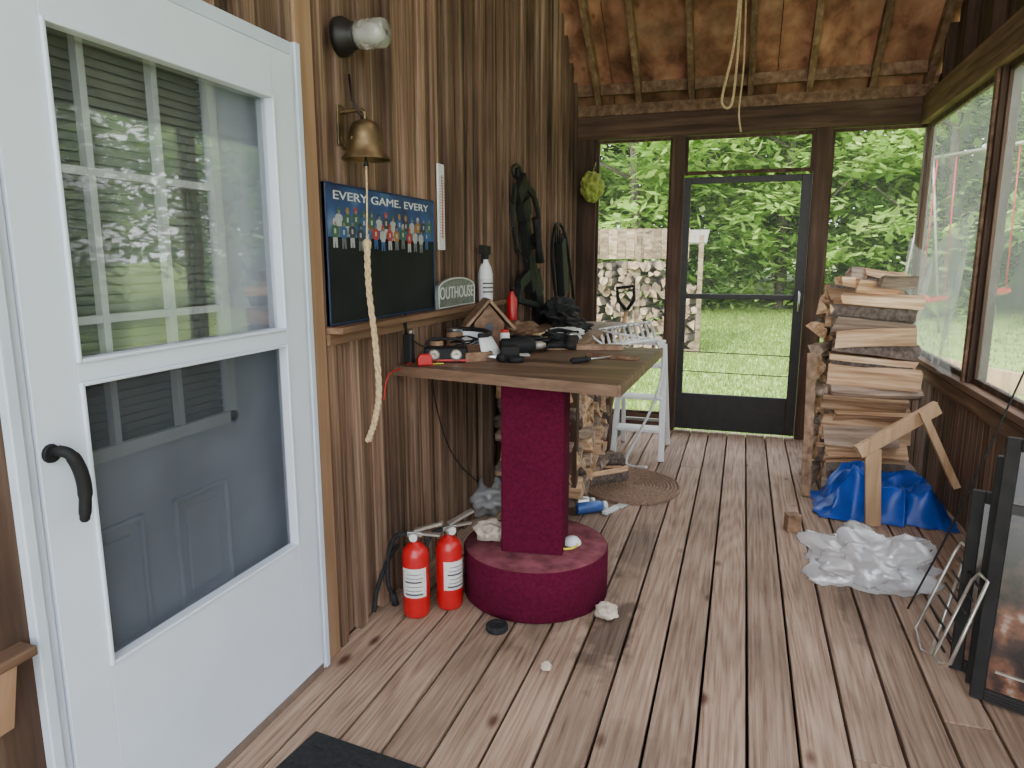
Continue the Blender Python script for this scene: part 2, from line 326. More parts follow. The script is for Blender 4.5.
def frame_rect(bm,x0,x1,z0,z1,y,w,t):
    box(bm,x0,x0+w,y,y+t,z0,z1); box(bm,x1-w,x1,y,y+t,z0,z1); box(bm,x0+w,x1-w,y,y+t,z0,z0+w); box(bm,x0+w,x1-w,y,y+t,z1-w,z1)
def win(name,x0,x1,z0,z1,y,m,w=.03):
    e=bpy.data.objects.new(name,None); C.objects.link(e); e.location=((x0+x1)/2,y,z0); e['kind']='structure'
    bm=BM(); frame_rect(bm,x0,x1,z0,z1,y,w,.03); obj('window_frame',bm,M['dark'],e)
    bm=BM(); box(bm,x0+w*.5,x1-w*.5,y+.013,y+.015,z0+w*.5,z1-w*.5); obj('window_screen',bm,m,e); return e
win('window_1',posts[0][1],posts[1][0],.12,2.32,FY,M['screen'],.02)
win('window_2',posts[2][1],posts[3][0],.5,2.32,FY,M['screen'],.02)
bm=BM(); box(bm,posts[0][1],posts[1][0],FY-.01,FY+.03,0,.12); struct('trim_%d'%n,bm,M['darkx']); n+=1
bm=BM(); box(bm,posts[2][1],posts[3][0],FY-.01,FY+.03,0,.5); struct('wall_far',bm,M['wall'])
dt=on(740,176,'y',FY).z
win('window_3',posts[1][1],posts[2][0],dt+.02,2.32,FY,M['screen'],.025)
e=thing('door_3','brown framed screen door at the far end','door',((posts[1][1]+posts[2][0])/2,FY,0)); e['kind']='structure'
x0,x1=posts[1][1]+.005,posts[2][0]-.005
bm=BM(); zm=on(740,297,'y',FY).z; y=FY-.01
box(bm,x0,x0+.05,y,y+.035,.02,dt); box(bm,x1-.07,x1,y,y+.035,.02,dt); box(bm,x0+.05,x1-.07,y,y+.035,.02,on(740,396,'y',FY).z); box(bm,x0+.05,x1-.07,y,y+.035,zm-.02,zm+.02); box(bm,x0+.05,x1-.07,y,y+.035,dt-.05,dt)
obj('door_frame',bm,M['iron'],e,.003)
bm=BM(); box(bm,x0+.03,x1-.03,y+.016,y+.018,.1,dt-.02); obj('door_screen',bm,M['screen'],e)
bm=BM(); tube(bm,[(x1-.035,y-.03,1.0),(x1-.035,y-.045,1.06),(x1-.035,y-.045,1.14),(x1-.035,y,1.16)],.008); obj('handle',bm,M['steel'],e)
for zz in (.50,.66):
    bm=BM(); tube(bm,[(x0+.05,y-.005,zz),(x1-.07,y-.005,zz-.01)],.004,6); obj('guard_rod',bm,M['iron'],e)
# right side
bm=BM(); y=-.6
while y<FY:
    w=U(.08,.12); box(bm,XR+U(0,.01),XR+.04,y,min(y+w-.004,FY),0,.72); y+=w
struct('wall_right',bm,M['wall'])
for (a,b,c,d,mm) in ((XR-.05,XR+.08,.72,.755,'darky'),(XR-.02,XR,.62,.70,'darky')):
    bm=BM(); box(bm,a,b,-.6,FY,c,d); struct('trim_%d'%n,bm,M[mm],.004); n+=1
bm=BM(); box(bm,XR-.05,XR+.08,-.6,FY+.06,2.32,2.5); struct('trim_%d'%n,bm,M['darky'],.004); n+=1
ys=[-.6,.95,2.6,4.22,5.74]
for q in ys[:-1]:
    bm=BM(); box(bm,XR-.02,XR+.07,q-.045,q+.045,.755,2.32); struct('trim_%d'%n,bm,M['dark'],.004); n+=1
    bm=BM(); box(bm,XR-.035,XR-.02,q-.02,q+.02,.755,2.32); struct('trim_%d'%n,bm,M['darky'],.003); n+=1
for i in range(4):
    a,b=ys[i]+.045,ys[i+1]-.045
    e=bpy.data.objects.new('window_%d'%(4+i),None); C.objects.link(e); e.location=(XR+.02,a,.755); e['kind']='structure'
    bm=BM()
    for (p,q,r_,s) in ((a,a+.03,.755,2.32),(b-.03,b,.755,2.32),(a+.03,b-.03,.755,.785),(a+.03,b-.03,2.29,2.32)): box(bm,XR+.005,XR+.035,p,q,r_,s)
    obj('window_frame',bm,M['dark'],e)
    bm=BM()
    ny,nz=20,20; vv=[[bm.verts.new((XR+.02+.05*math.sin(math.pi*j/ny)*math.sin(math.pi*k/nz)*noise.noise(Vector((i*3+j*.3,k*.15,2))),a+.015+(b-a-.03)*j/ny,.77+1.53*k/nz)) for k in range(nz+1)] for j in range(ny+1)]
    for j in range(ny):
        for k in range(nz): bm.faces.new((vv[j][k],vv[j+1][k],vv[j+1][k+1],vv[j][k+1])).smooth=True
    obj('window_screen',bm,M['milky'],e)
bm=BM(); nx,nz=40,20; V=[]
for j in range(nx+1):
    s=j/nx; V.append([bm.verts.new((XR-.06-.03*math.sin(s*11+k*.22)-.02*math.sin(s*23+k*.1),4.30+s*1.35,.77+(.55+.22*math.sin(s*3.1+1.6)**2+.12*(1-s)+.02*math.sin(s*17))*k/nz)) for k in range(nz+1)])
for j in range(nx):
    for k in range(nz): bm.faces.new((V[j][k],V[j+1][k],V[j+1][k+1],V[j][k+1])).smooth=True
solo('loose_screen_sheet',bm,M['milky'],'torn grey screen sheet sagging over the sill behind the firewood','screen sheet',(XR-.05,5,.77))
bm=BM(); y=-.6
while y<FY:
    w=.14; zt=roofz(min(y+w/2,FY))+.08
    if zt>2.52: box(bm,XR+.05,XR+.07,y,y+w-.004,2.5,zt)
    y+=w
struct('wall_right_gable',bm,M['dark'])
for yy in (5.45,5.0,4.5,4.0):
    bm=BM(); box(bm,XR-.01,XR+.05,yy-.02,yy+.02,2.5,roofz(yy)+.05); struct('trim_%d'%n,bm,M['dark']); n+=1
# ================================================= DOORS (left)
ya,yb=.975,1.885; oy0,oy1=1.08,1.785
e=thing('door_1','white aluminium storm door with tall glass above a screen panel','door',(.03,1.42,.02)); e['kind']='structure'
UZ=(1.185,1.855); LZ=(.50,1.145)
bm=BM()
for a,b in [(ya,oy0),(oy1,yb)]: box(bm,.01,.05,a,b,.03,1.985)
for a,b in ((.03,LZ[0]),(LZ[1],UZ[0]),(UZ[1],1.985)): box(bm,.01,.05,oy0,oy1,a,b)
bmesh.ops.remove_doubles(bm,verts=bm.verts,dist=1e-5)
obj('door_panel',bm,M['white'],e,.002)
for nm,(z0,z1),mm in (('upper_glass',UZ,'doorglass'),('lower_screen',LZ,'doorscreen')):
    bm=BM(); box(bm,.027,.029,oy0-.005,oy1+.005,z0-.005,z1+.005); g=obj(nm,bm,M[mm],e)
    bm=BM(); a=.009
    for (p,q,r_,s) in ((oy0,oy0+a,z0,z1),(oy1-a,oy1,z0,z1),(oy0+a,oy1-a,z0,z0+a),(oy0+a,oy1-a,z1-a,z1)): box(bm,.022,.057,p,q,r_,s)
    obj('glazing_bead',bm,M['white'],g,.003)
bm=BM(); tube(bm,smoothpts([(.05,1.0,1.015),(.075,1.0,1.022),(.092,1.01,1.012),(.096,1.022,.98),(.094,1.03,.94),(.09,1.03,.90),(.086,1.028,.865)],5),[.008]*5+[.012]*6+[.014]*12+[.012]*5+[.01]*2+[.006],10)
h=obj('handle',bm,M['black'],e)
bm=BM(); lathe(bm,[(.02,0),(.018,.008)],14,Matrix.Translation((.05,1.0,1.015))@Matrix.Rotation(math.pi/2,4,'Y')); obj('handle_rose',bm,M['black'],h)
e=bpy.data.objects.new('trim_door',None); C.objects.link(e); e.location=(0,1.42,0); e['kind']='structure'
bm=BM(); box(bm,-.1,.045,.935,.972,0,2.025); box(bm,-.1,.045,1.888,1.92,0,2.025); box(bm,-.1,.045,.972,1.888,1.988,2.025); box(bm,.0,.06,.92,.945,0,2.03); box(bm,.0,.05,1.905,1.93,0,2.03)
obj('jamb',bm,M['jamb'],e,.003)
bm=BM(); box(bm,-.1,.05,.972,1.888,0,.028); obj('threshold',bm,M['steel'],e)
e=thing('door_2','panelled entry door tinted grey-blue as shade, with nine panes behind the storm door','door',(-.08,1.42,.02)); e['kind']='structure'
g0,g1,h0,h1=1.03,1.63,.94,1.91
bm=BM()
box(bm,-.08,-.035,.98,g0,.03,1.98); box(bm,-.08,-.035,g1,1.88,.03,1.98); box(bm,-.08,-.035,g0,g1,.03,h0); box(bm,-.08,-.035,g0,g1,h1,1.98)
obj('door_panel',bm,M['inner'],e)
bm=BM(); a=.03
for (p,q,r_,s) in ((g0,g0+a,h0,h1),(g1-a,g1,h0,h1),(g0,g1,h0,h0+a),(g0,g1,h1-a,h1)): box(bm,-.035,-.018,p,q,r_,s)
for k in (1,2):
    yy=g0+(g1-g0)*k/3; box(bm,-.045,-.025,yy-.009,yy+.009,h0,h1); zz=h0+(h1-h0)*k/3; box(bm,-.046,-.026,g0,g1,zz-.009,zz+.009)
obj('muntin_grid',bm,M['muntin'],e)
bm=BM(); z=h0
while z<h1: box(bm,-.072,-.068,g0,g1,z,z+.017); z+=.021
obj('blind',bm,M['blind'],e)
for (p0,p1) in ((1.08,1.28),(1.38,1.58)):
  for (q0,q1) in ((.15,.40),(.47,.78)):
    bm=BM(); a=.012
    for (p,q,r_,s) in ((p0,p0+a,q0,q1),(p1-a,p1,q0,q1),(p0,p1,q0,q0+a),(p0,p1,q1-a,q1)): box(bm,-.036,-.022,p,q,r_,s)
    box(bm,-.036,-.027,p0+.04,p1-.04,q0+.04,q1-.04); obj('raised_panel',bm,M['inner'],e,.004)
bm=BM(); box(bm,-.2,-.18,.9,1.95,0,2.1); struct('dark_room_backing',bm,M['blind'])  # dark sheet added to stand in for the dark room behind the blinds
t=thing('wall_bracket_shelf','short wooden shelf end on a bracket left of the white door','shelf',(0,.86,.64))
bm=BM(); box(bm,.038,.085,.3,.90,.64,.66); obj('shelf_board',bm,M['darky'],t,.003)
bm=BM(); hexa(bm,[Vector(p) for p in ((.039,.82,.5),(.049,.82,.5),(.049,.86,.5),(.039,.86,.5),(.039,.82,.64),(.08,.82,.64),(.08,.86,.64),(.039,.86,.64))]); obj('bracket',bm,M['trim'],t)
# ================================================= WALL ITEMS
t=thing('wall_ledge','long narrow wooden ledge fixed under the blackboard','ledge',(0,2.85,1.15))
bm=BM(); box(bm,.034,.10,2.02,3.72,1.15,1.172); obj('ledge_board',bm,M['ledge'],t,.003)
bm=BM(); box(bm,.034,.049,2.02,3.72,1.11,1.15); obj('support_strip',bm,M['ledge'],t,.003)
t=thing('blackboard','blue framed football blackboard standing on the wooden ledge','blackboard',(.03,2.47,1.175))
b0,b1,c0,c1=2.03,2.88,1.175,1.645
bm=BM(); box(bm,.034,.045,b0,b1,c0,c1); obj('writing_surface',bm,M['slate'],t)
bm=BM(); a=.007
for (p,q,r_,s) in ((b0,b0+a,c0,c1),(b1-a,b1,c0,c1),(b0,b1,c0,c0+a),(b0,b1,c1-a,c1)): box(bm,.034,.05,p,q,r_,s)
obj('frame',bm,M['navy'],t,.002)
bm=BM(); box(bm,.045,.047,b0+a,b1-a,1.47,c1-a); obj('printed_strip',bm,M['blue'],t)
pal=[mat('print_%d'%i,c,.5) for i,c in enumerate([(.36,.02,.02),(.36,.36,.38),(.02,.08,.22),(.28,.13,.02),(.03,.10,.05),(.03,.03,.04),(.26,.16,.11),(.12,.12,.14)])]
bm=BM(); random.seed(3)
for row,(zz0,cnt,xo) in enumerate(((1.505,14,.03),(1.462,14,0))):
  for k in range(cnt):
    yy=b0+.05+xo+k*.055; k1=random.randrange(6); k2=random.randrange(6); xx=.0472+.0016*row; zz=zz0+U(-.007,.007); S=1.12
    q=lambda L_:[(yy+a_*S,zz+b_*S) for a_,b_ in L_]
    prism(bm,q([(-.012,-.03),(-.003,-.03),(0,-.005),(.004,-.03),(.013,-.03),(.012,0),(-.012,0)]),xx,xx+.0006,WT((0,0,0)),random.choice((1,7,7,2)))
    prism(bm,q([(-.012,0),(.012,0),(.017,.012),(.021,.01),(.019,.03),(.009,.036),(-.009,.036),(-.019,.03),(-.021,.01),(-.016,.012)]),xx,xx+.0008,WT((0,0,0)),k1)
    prism(bm,q([(-.005,.012),(.005,.012),(.005,.026),(-.005,.026)]),xx+.0008,xx+.001,WT((0,0,0)),1)
    prism(bm,q([(.0095*math.cos(w*.785),.046+.011*math.sin(w*.785)) for w in range(8)]),xx,xx+.001,WT((0,0,0)),k2)
    prism(bm,q([(-.004,.037),(.006,.037),(.007,.046),(-.003,.046)]),xx+.001,xx+.0014,WT((0,0,0)),6)
obj('player_print',bm,pal,t)
text('lettering','EVERY GAME. EVERY',.74,M['label'],t,WT((.048,2.45,1.607)),.028)
random.seed(11)
p=on(441,207,'x',.04); p0=on(441,164,'x',.04).z; p1=on(441,250,'x',.04).z
t=thing('thermometer','tall white wall thermometer beside the blackboard','thermometer',(.04,p.y,p1))
bm=BM(); box(bm,.034,.044,p.y-.036,p.y+.036,p1,p0); obj('back_plate',bm,M['plastwhite'],t,.006)
bm=BM(); tube(bm,[(.047,p.y,p1+.05),(.047,p.y,p0-.05)],.002); obj('glass_tube',bm,M['red'],t)
bm=BM()
for k in range(22): zz=p1+.06+k*(p0-p1-.12)/21; box(bm,.044,.0452,p.y-.024,p.y-.008,zz,zz+.002); box(bm,.044,.0452,p.y+.008,p.y+.024,zz,zz+.002)
obj('scale_marks',bm,M['ink'],t)
q0=on(436,306,'x',.06); q1=on(474,303,'x',.06); yc=(q0.y+q1.y)/2; hw=(q1.y-q0.y)/2
t=thing('plaque','small grey arched sign standing on the ledge beside the blackboard','sign',(.06,yc,1.173))
bm=BM(); pts=[(-hw,0),(hw,0),(hw,.09)]+[(hw*math.cos(a*math.pi/12),.09+.05*math.sin(a*math.pi/12)) for a in range(1,12)]+[(-hw,.09)]
prism(bm,pts,0,.012,WT((.055,yc,1.173))); obj('panel',bm,M['plaque'],t,.003)
bm=BM(); tube(bm,[Vector((.068,yc+p_[0]*.93,1.173+.006+p_[1]*.92)) for p_ in pts],.003,6,closed=True); obj('raised_border',bm,M['label'],t)
text('lettering','OUTHOUSE',hw*1.75,M['label'],t,WT((.068,yc,1.173+.07)),.055)
sp=Vector((.068,on(484,270,'x',.06).y,1.173))
t=thing('spray_bottle','white spray bottle with black trigger head on the ledge','spray bottle',sp)
T=Matrix.Translation(sp)@Matrix.Scale(1.1,4)
bm=BM(); lathe(bm,[(.03,0),(.034,.01),(.034,.13),(.028,.16),(.014,.19),(.014,.2)],20,T); obj('bottle',bm,M['plastwhite'],t)
bm=BM(); lathe(bm,[(.0345,.03),(.0345,.11)],20,T,cap=False); lw=obj('label_wrap',bm,M['label'],t)
bm=BM()
for k in range(3): lathe(bm,[(.0348,.045+k*.02),(.0348,.052+k*.02)],10,T,a0=-1.6,a1=.6,cap=False)
obj('print_lines',bm,M['ink'],lw)
bm=BM(); lathe(bm,[(.017,.2),(.017,.225)],14,T); bar(bm,sp+Vector((0,-.06,.27)),sp+Vector((0,.045,.265)),.03,.045); bar(bm,sp+Vector((0,-.035,.255)),sp+Vector((0,-.055,.20)),.014,.012,(1,0,0)); obj('trigger_head',bm,M['black'],t,.003)
lp=on(342,37,'x',.045)
t=thing('wall_lamp','black outdoor jar lamp with ribbed glass high on the board wall','lamp',lp)
TX=lambda p:Matrix.Translation(p)@Matrix.Rotation(math.pi/2,4,'Y')
bm=BM(); lathe(bm,[(.062,-.01),(.062,.01),(.05,.03),(.042,.045),(.042,.06)],24,TX(lp)); obj('base',bm,M['iron'],t)
bm=BM(); lathe(bm,[(.038,.06),(.046,.068),(.042,.078),(.047,.088),(.042,.098),(.047,.108),(.042,.118),(.047,.128),(.045,.15),(.038,.162),(.01,.166)],24,TX(lp),cap=False); obj('glass_jar',bm,M['glassjar'],t)
bm=BM(); lathe(bm,[(.012,.06),(.014,.08),(.022,.105),(.018,.13),(.0,.138)],16,TX(lp)); obj('bulb',bm,M['label'],t)
bp=on(366,160,'x',.13)
t=thing('brass_bell','aged brass bell on a wall bracket above the blackboard','bell',(.03,bp.y,bp.z))
T=Matrix.Translation(bp)
bm=BM(); lathe(bm,[(.082,0),(.08,.006),(.066,.02),(.059,.045),(.055,.075),(.051,.1),(.04,.118),(.015,.128),(.0,.13)],28,T,cap=False); obj('bell_cup',bm,M['brass'],t)
bm=BM(); tube(bm,[bp+Vector((0,0,.12)),bp+Vector((0,0,.0)),bp+Vector((0,0,-.02))],[.004,.004,.012]); obj('clapper',bm,M['iron'],t)
bm=BM(); w=bp.z+.13
tube(bm,smoothpts([(.13,bp.y,w-.01),(.13,bp.y,w+.02),(.1,bp.y,w+.03),(.038,bp.y,w+.025)],5),.008); tube(bm,smoothpts([(.038,bp.y-.0,w-.05),(.06,bp.y-.02,w-.09),(.1,bp.y-.04,w-.09),(.11,bp.y-.05,w-.06)],5),.006); box(bm,.034,.042,bp.y-.02,bp.y+.02,w-.08,w+.05); obj('bracket',bm,M['brass'],t,.002)
bm=BM(); tube(bm,[bp+Vector((0,0,.12)),on(352,100,'x',.1),on(349,75,'x',.048)],.004); obj('hook_wire',bm,M['iron'],t)
bm=BM(); ctr=smoothpts([bp+Vector((0,0,-.02)),on(367,200,'x',.13),on(367,245,'x',.14),on(369,290,'x',.15),on(375,340,'x',.16),on(379,390,'x',.17),on(375,420,'x',.17),on(368,441,'x',.17)],14)
tube(bm,ctr[:29],.0035,6)
for ph in (0,2.1,4.2):
    pts=[c+Vector((math.cos(i*.75+ph),math.sin(i*.75+ph),0))*.0062 for i,c in enumerate(ctr[27:])]; tube(bm,pts,.0056,6)
lathe(bm,[(.006,-.02),(.014,-.01),(.015,.01),(.008,.02)],10,Matrix.Translation(ctr[28]))
solo('bell_pull_rope',bm,M['cream'],'cream twisted rope hanging down from the brass bell','rope',(.13,bp.y,bp.z))
# crossbow
o=lambda u,v,x=.09:on(u,v,'x',x)
t=thing('crossbow','black crossbow hanging upright on the board wall','crossbow',(.03,o(530,250).y,1.5))
bm=BM(); tube(bm,[o(517,168),o(520,190),o(524,215)],[.014,.018,.018]); bar(bm,o(521,190),o(532,290),.10,.045,(1,0,0)); obj('barrel',bm,M['black'],t,.004)
bm=BM(); bar(bm,o(519,181,.11),o(522,196,.11),.18,.04,(1,0,0)); bar(bm,o(523,200,.11),o(525,218,.11),.14,.05,(1,0,0)); obj('riser',bm,M['soot'],t,.004)
for P in ([(515,186,.11),(513,205,.13),(514,228,.14),(517,248,.13)],[(524,184,.11),(533,194,.12),(538,212,.13),(539,234,.13)]):
    bm=BM(); PP=[o(*q) for q in P]
    for a_,b_ in zip(PP[:-1],PP[1:]): bar(bm,a_,b_,.045,.018,(1,0,0))
    lb=obj('limb',bm,M['soot'],t)
    q=PP[-1]; bm=BM(); lathe(bm,[(.012,-.01),(.034,-.008),(.038,0),(.034,.008),(.012,.01)],16,TX(q)); obj('cam_wheel',bm,M['soot'],lb)
bm=BM(); tube(bm,[o(517,248,.15),o(527,262,.14),o(539,234,.15)],.004,5); obj('string',bm,M['soot'],t)
bm=BM()
for (a_,b_,w_) in (((529,258),(534,276),.10),((534,276),(538,296),.16),((538,296),(541,326),.09)): bar(bm,o(*a_),o(*b_),w_,.045,(1,0,0))
bar(bm,o(546,317),o(532,330),.07,.045,(1,0,0)); bar(bm,o(532,270),o(518,286),.07,.04,(1,0,0)); bar(bm,o(517,300),o(540,306),.035,.04,(1,0,0)); bar(bm,o(519,286),o(518,302),.03,.04,(1,0,0)); obj('stock',bm,M['black'],t,.005)
bm=BM(); tube(bm,[o(536,218,.16),o(537,228,.16),o(539,250,.16),o(540,262,.16)],[.03,.02,.022,.03],12); bar(bm,o(533,235,.12),o(535,248,.12),.03,.06,(1,0,0)); obj('scope',bm,M['black'],t)
bm=BM(); tube(bm,smoothpts([o(520,182),o(514,176),o(513,167),o(518,165),o(522,176)],4),.009,6); obj('foot_stirrup',bm,M['iron'],t)
t=thing('quiver','black strapped quiver hanging right of the crossbow','quiver',(.04,o(562,250).y,1.35))
bm=BM(); bar(bm,o(560,240),o(563,294),.13,.06,(1,0,0)); obj('body',bm,M['black'],t,.01)
bm=BM(); tube(bm,smoothpts([o(556,298,.1),o(552,255,.1),o(555,228,.07),o(561,225,.07),o(567,245,.1),o(574,300,.1)],5),.012,6); obj('strap',bm,M['black'],t)
for k in range(4):
    bm=BM(); tube(bm,[o(556+k*2,244,.09+.008*k),o(555+k*2.4,224+3*k,.09+.008*k)],.007,5); obj('arrow_tip',bm,M['soot'],t)
gp=on(592,187,'y',5.62); bm=BM(); bmesh.ops.create_icosphere(bm,subdivisions=4,radius=.09)
for v in bm.verts:
    v.co*=1+.28*noise.noise(v.co*30); v.co.z*=1.25
bmesh.ops.translate(bm,verts=bm.verts,vec=gp); tube(bm,[gp+Vector((0,0,.09)),Vector((gp.x,5.75,gp.z+.2))],.004,6)
solo('hanging_moss_ball',bm,M['green'],'yellow-green mossy ball hung on the wall near the far corner','ornament',gp)
# ================================================= TABLE
TZ=.975
t=thing('pedestal_table','bar-height table with brown wood top on a burgundy carpeted pedestal','table',(.57,2.72,0))
TT=.038
bm=BM(); hexa(bm,[Vector(p) for p in ((.034,2.50,TZ-TT),(.965,2.33,TZ-TT),(.99,3.38,TZ-TT),(.034,3.38,TZ-TT),(.034,2.50,TZ),(.965,2.33,TZ),(.99,3.38,TZ),(.034,3.38,TZ))]); tt=obj('tabletop',bm,M['table'],t,.006)
bm=BM(); bar(bm,(.034,2.495,TZ-.019),(.965,2.325,TZ-.019),.012,.04); bar(bm,(.97,2.325,TZ-.019),(.995,3.385,TZ-.019),.012,.04); obj('edge_strip',bm,M['table'],tt)
cc=Vector((.572,2.70,0))
bm=BM(); T=Matrix.Translation(cc)@Matrix.Rotation(math.radians(8),4,'Z'); a=.126
prism(bm,[(-a,-a),(a,-a),(a,a),(-a,a)],.17,TZ-TT-.001,T); col=obj('column',bm,M['velvet'],t,.008)
bm=BM(); lathe(bm,[(.295,0),(.305,.01),(.305,.203),(.3,.212)],56,Matrix.Translation(cc),cap=False); db=obj('drum_base',bm,M['velvet'],t)
DZ=.216
bm=BM(); lathe(bm,[(.301,DZ-.006),(.295,DZ-.001),(.0,DZ)],56,Matrix.Translation(cc),cap=False); obj('drum_top',bm,M['dusty'],db)
t=thing('side_bench','narrow plank bench along the wall beyond the table','bench',(.3,4.0,0))
bm=BM(); box(bm,.034,.30,3.40,4.75,TZ-.035,TZ); box(bm,.305,.58,3.40,4.7,TZ-.035,TZ); obj('bench_top',bm,M['bench'],t,.004)
for (x_,y_) in ((.05,3.45),(.49,3.6),(.05,4.66),(.49,4.6)):
    bm=BM(); box(bm,x_,x_+.05,y_,y_+.05,0,TZ-.036); obj('leg',bm,M['dark'],t,.004)
# ---- things on table
def tp(u,v): return on(u,v,'z',TZ+.001)
p=tp(446,361)
t=thing('radio','small black radio with red trim at table edge near wall','radio',p); T=RT(p,.35)
bm=BM(); box(bm,-.09,.09,-.05,.05,0,.06,T=T); obj('case',bm,M['black'],t,.015)
for s in (-.045,.045):
    bm=BM(); lathe(bm,[(.022,0),(.024,.006),(.014,.008),(.0,.004)],18,T@Matrix.Translation((s,-.05,.032))@Matrix.Rotation(math.pi/2,4,'X'),cap=False); obj('speaker',bm,M['grey'],t)
bm=BM(); box(bm,-.092,.092,-.052,.052,.006,.014,T=T); obj('trim_band',bm,M['red'],t)
bm=BM(); tube(bm,smoothpts([T@Vector((-.08,0,.06)),T@Vector((-.06,0,.09)),T@Vector((.06,0,.09)),T@Vector((.08,0,.06))],5),.006); obj('handle',bm,M['black'],t)
p=Vector((.22,2.86,TZ+.001))
t=thing('face_shield','curved white plastic visor lying on the table','visor',p)
bm=BM(); T=RT(p,-.9)
N_=16; A=[];B=[]
for k in range(N_+1):
    a=math.pi*k/N_; A.append(bm.verts.new(T@Vector((.18*math.cos(a),.14*math.sin(a),.002)))); B.append(bm.verts.new(T@Vector((.15*math.cos(a),.09*math.sin(a)-.01,.10))))
for k in range(N_): bm.faces.new((A[k],A[k+1],B[k+1],B[k])).smooth=True
so=obj('shell',bm,M['plastwhite'],t); s_=so.modifiers.new('s','SOLIDIFY'); s_.thickness=.003
bm=BM(); tube(bm,[T@Vector((.151*math.cos(math.pi*k/12),.091*math.sin(math.pi*k/12)-.01,.103)) for k in range(13)],.01,8); obj('headband',bm,M['black'],t)
p=tp(505,352); bm=BM(); T=RT(p,.4); box(bm,-.1,.1,-.14,.14,0,.003,T=T); solo('paper_sheet',bm,M['label'],'white sheet of paper flat on the tabletop','paper',p)
def leaflet(u,v,a,h,lb,mm='plastwhite'):
    p=tp(u,v); bm=BM(); T=RT(p,a)
    V=[[bm.verts.new(T@Vector((-.11+.22*i/10,-.08+.16*j/6,.004+h*math.sin(3.14*i/10)**2*(j/6)))) for j in range(7)] for i in range(11)]
    for i in range(10):
        for j in range(6): bm.faces.new((V[i][j],V[i+1][j],V[i+1][j+1],V[i][j+1])).smooth=True
    so=solo('leaflet',bm,M[mm],lb,'leaflet',p); s_=so.modifiers.new('s','SOLIDIFY'); s_.thickness=.003
leaflet(478,354,1.1,.07,'curling open leaflet beside the black radio')
leaflet(462,346,.3,.09,'second curled leaflet propped up against the wall end clutter','label')
p=Vector((.2,3.13,TZ+.001))
t=thing('birdhouse','little wooden birdhouse with pitched roof on the table','birdhouse',p)
T=RT(p,.5)@Matrix.Scale(1.4,4)
bm=BM(); prism(bm,[(-.05,0),(.05,0),(.05,.09),(0,.15),(-.05,.09)],-.05,.05,T@Matrix.Rotation(math.pi/2,4,'X')); obj('body',bm,M['ledge'],t)
bm=BM(); 
for s in (-1,1): bar(bm,T@Vector((s*.085,0,.07)),T@Vector((0,0,.166)),.18,.013,T.to_3x3()@Vector((0,0,1)))
obj('roof',bm,M['bench'],t)
bm=BM(); lathe(bm,[(.016,0),(.016,.003)],16,T@Matrix.Translation((0,-.05,.075))@Matrix.Rotation(math.pi/2,4,'X')); obj('entrance_hole',bm,M['ink'],t)
def coil(u,v,r,lb,mm,tr=.006,n=120,h=.035):
    p=tp(u,v); bm=BM(); pts=[]
    for k in range(n):
        a=k*.32; pts.append(p+Vector(((r+.02*math.sin(k*.21))*math.cos(a),(r+.02*math.sin(k*.17))*math.sin(a),.008+h*k/n+.008*math.sin(k*.5)**2)))
    tube(bm,pts,tr,6); solo('cable_coil',bm,M[mm],lb,'cable',p)
coil(528,351,.08,'loose coil of black cable on the tabletop','black',h=.05)
coil(548,343,.06,'small tan cord coil behind the black cable','cream',.005,90)
coil(466,353,.055,'small tangle of black wire between radio and birdhouse','black',.004,110,.06)
coil(560,345,.07,'black cord heaped toward the far side of the tabletop','rubber',.007,110,.06)
coil(498,348,.05,'thin red wire tangle in front of the birdhouse','red',.003,70,.03)
def capsule(name,label,cat,a,b,r,m,m2):
    a=Vector(a);b=Vector(b); t=thing(name,label,cat,(a+b)/2); d=b-a
    bm=BM(); tube(bm,[a,a+d*.7],[r,r],12); obj('body',bm,m,t)
    bm=BM(); tube(bm,[a+d*.7,a+d*.8,b],[r,r*1.5,r*1.5],12); obj('head',bm,m2,t); return t
p=tp(556,350)+Vector((0,0,.021)); capsule('flashlight','black flashlight lying on tabletop centre','flashlight',p-Vector((.09,.02,0)),p+Vector((.09,.03,0)),.014,M['black'],M['soot'])
p=tp(492,362)+Vector((0,0,.019)); capsule('flashlight','silver torch lying at the near table edge','flashlight',p-Vector((.07,-.03,0)),p+Vector((.06,.0,0)),.012,M['steel'],M['black'])
for u,v,a,lb,mm in ((462,350,.3,'red handled screwdriver beside the radio','red'),(540,346,-.6,'yellow handled screwdriver near the cable coil','yellow'),(590,362,.9,'black handled screwdriver toward the outer table corner','black')):
    p=tp(u,v)+Vector((0,0,.013)); t=thing('screwdriver',lb,'screwdriver',p); T=RT(p,a)
    bm=BM(); tube(bm,[T@Vector((-.1,0,0)),T@Vector((-.09,0,0)),T@Vector((-.02,0,0)),T@Vector((0,0,0))],[.008,.012,.012,.007],10); obj('handle',bm,M[mm],t)
    bm=BM(); tube(bm,[T@Vector((0,0,0)),T@Vector((.11,0,0))],.0035,8); obj('shaft',bm,M['steel'],t)
p=tp(409,363); t=thing('handheld_radio','black two-way radio standing at the wall end of table','radio',p)
bm=BM(); box(bm,p.x-.02,p.x+.02,p.y-.015,p.y+.02,p.z,p.z+.12); obj('body',bm,M['black'],t,.006)
bm=BM(); tube(bm,[p+Vector((-.01,0,.12)),p+Vector((-.01,0,.2))],.005); obj('antenna',bm,M['rubber'],t)
bm=BM(); lathe(bm,[(.008,.12),(.008,.135)],10,Matrix.Translation(p+Vector((.01,0,0)))); obj('knob',bm,M['grey'],t)
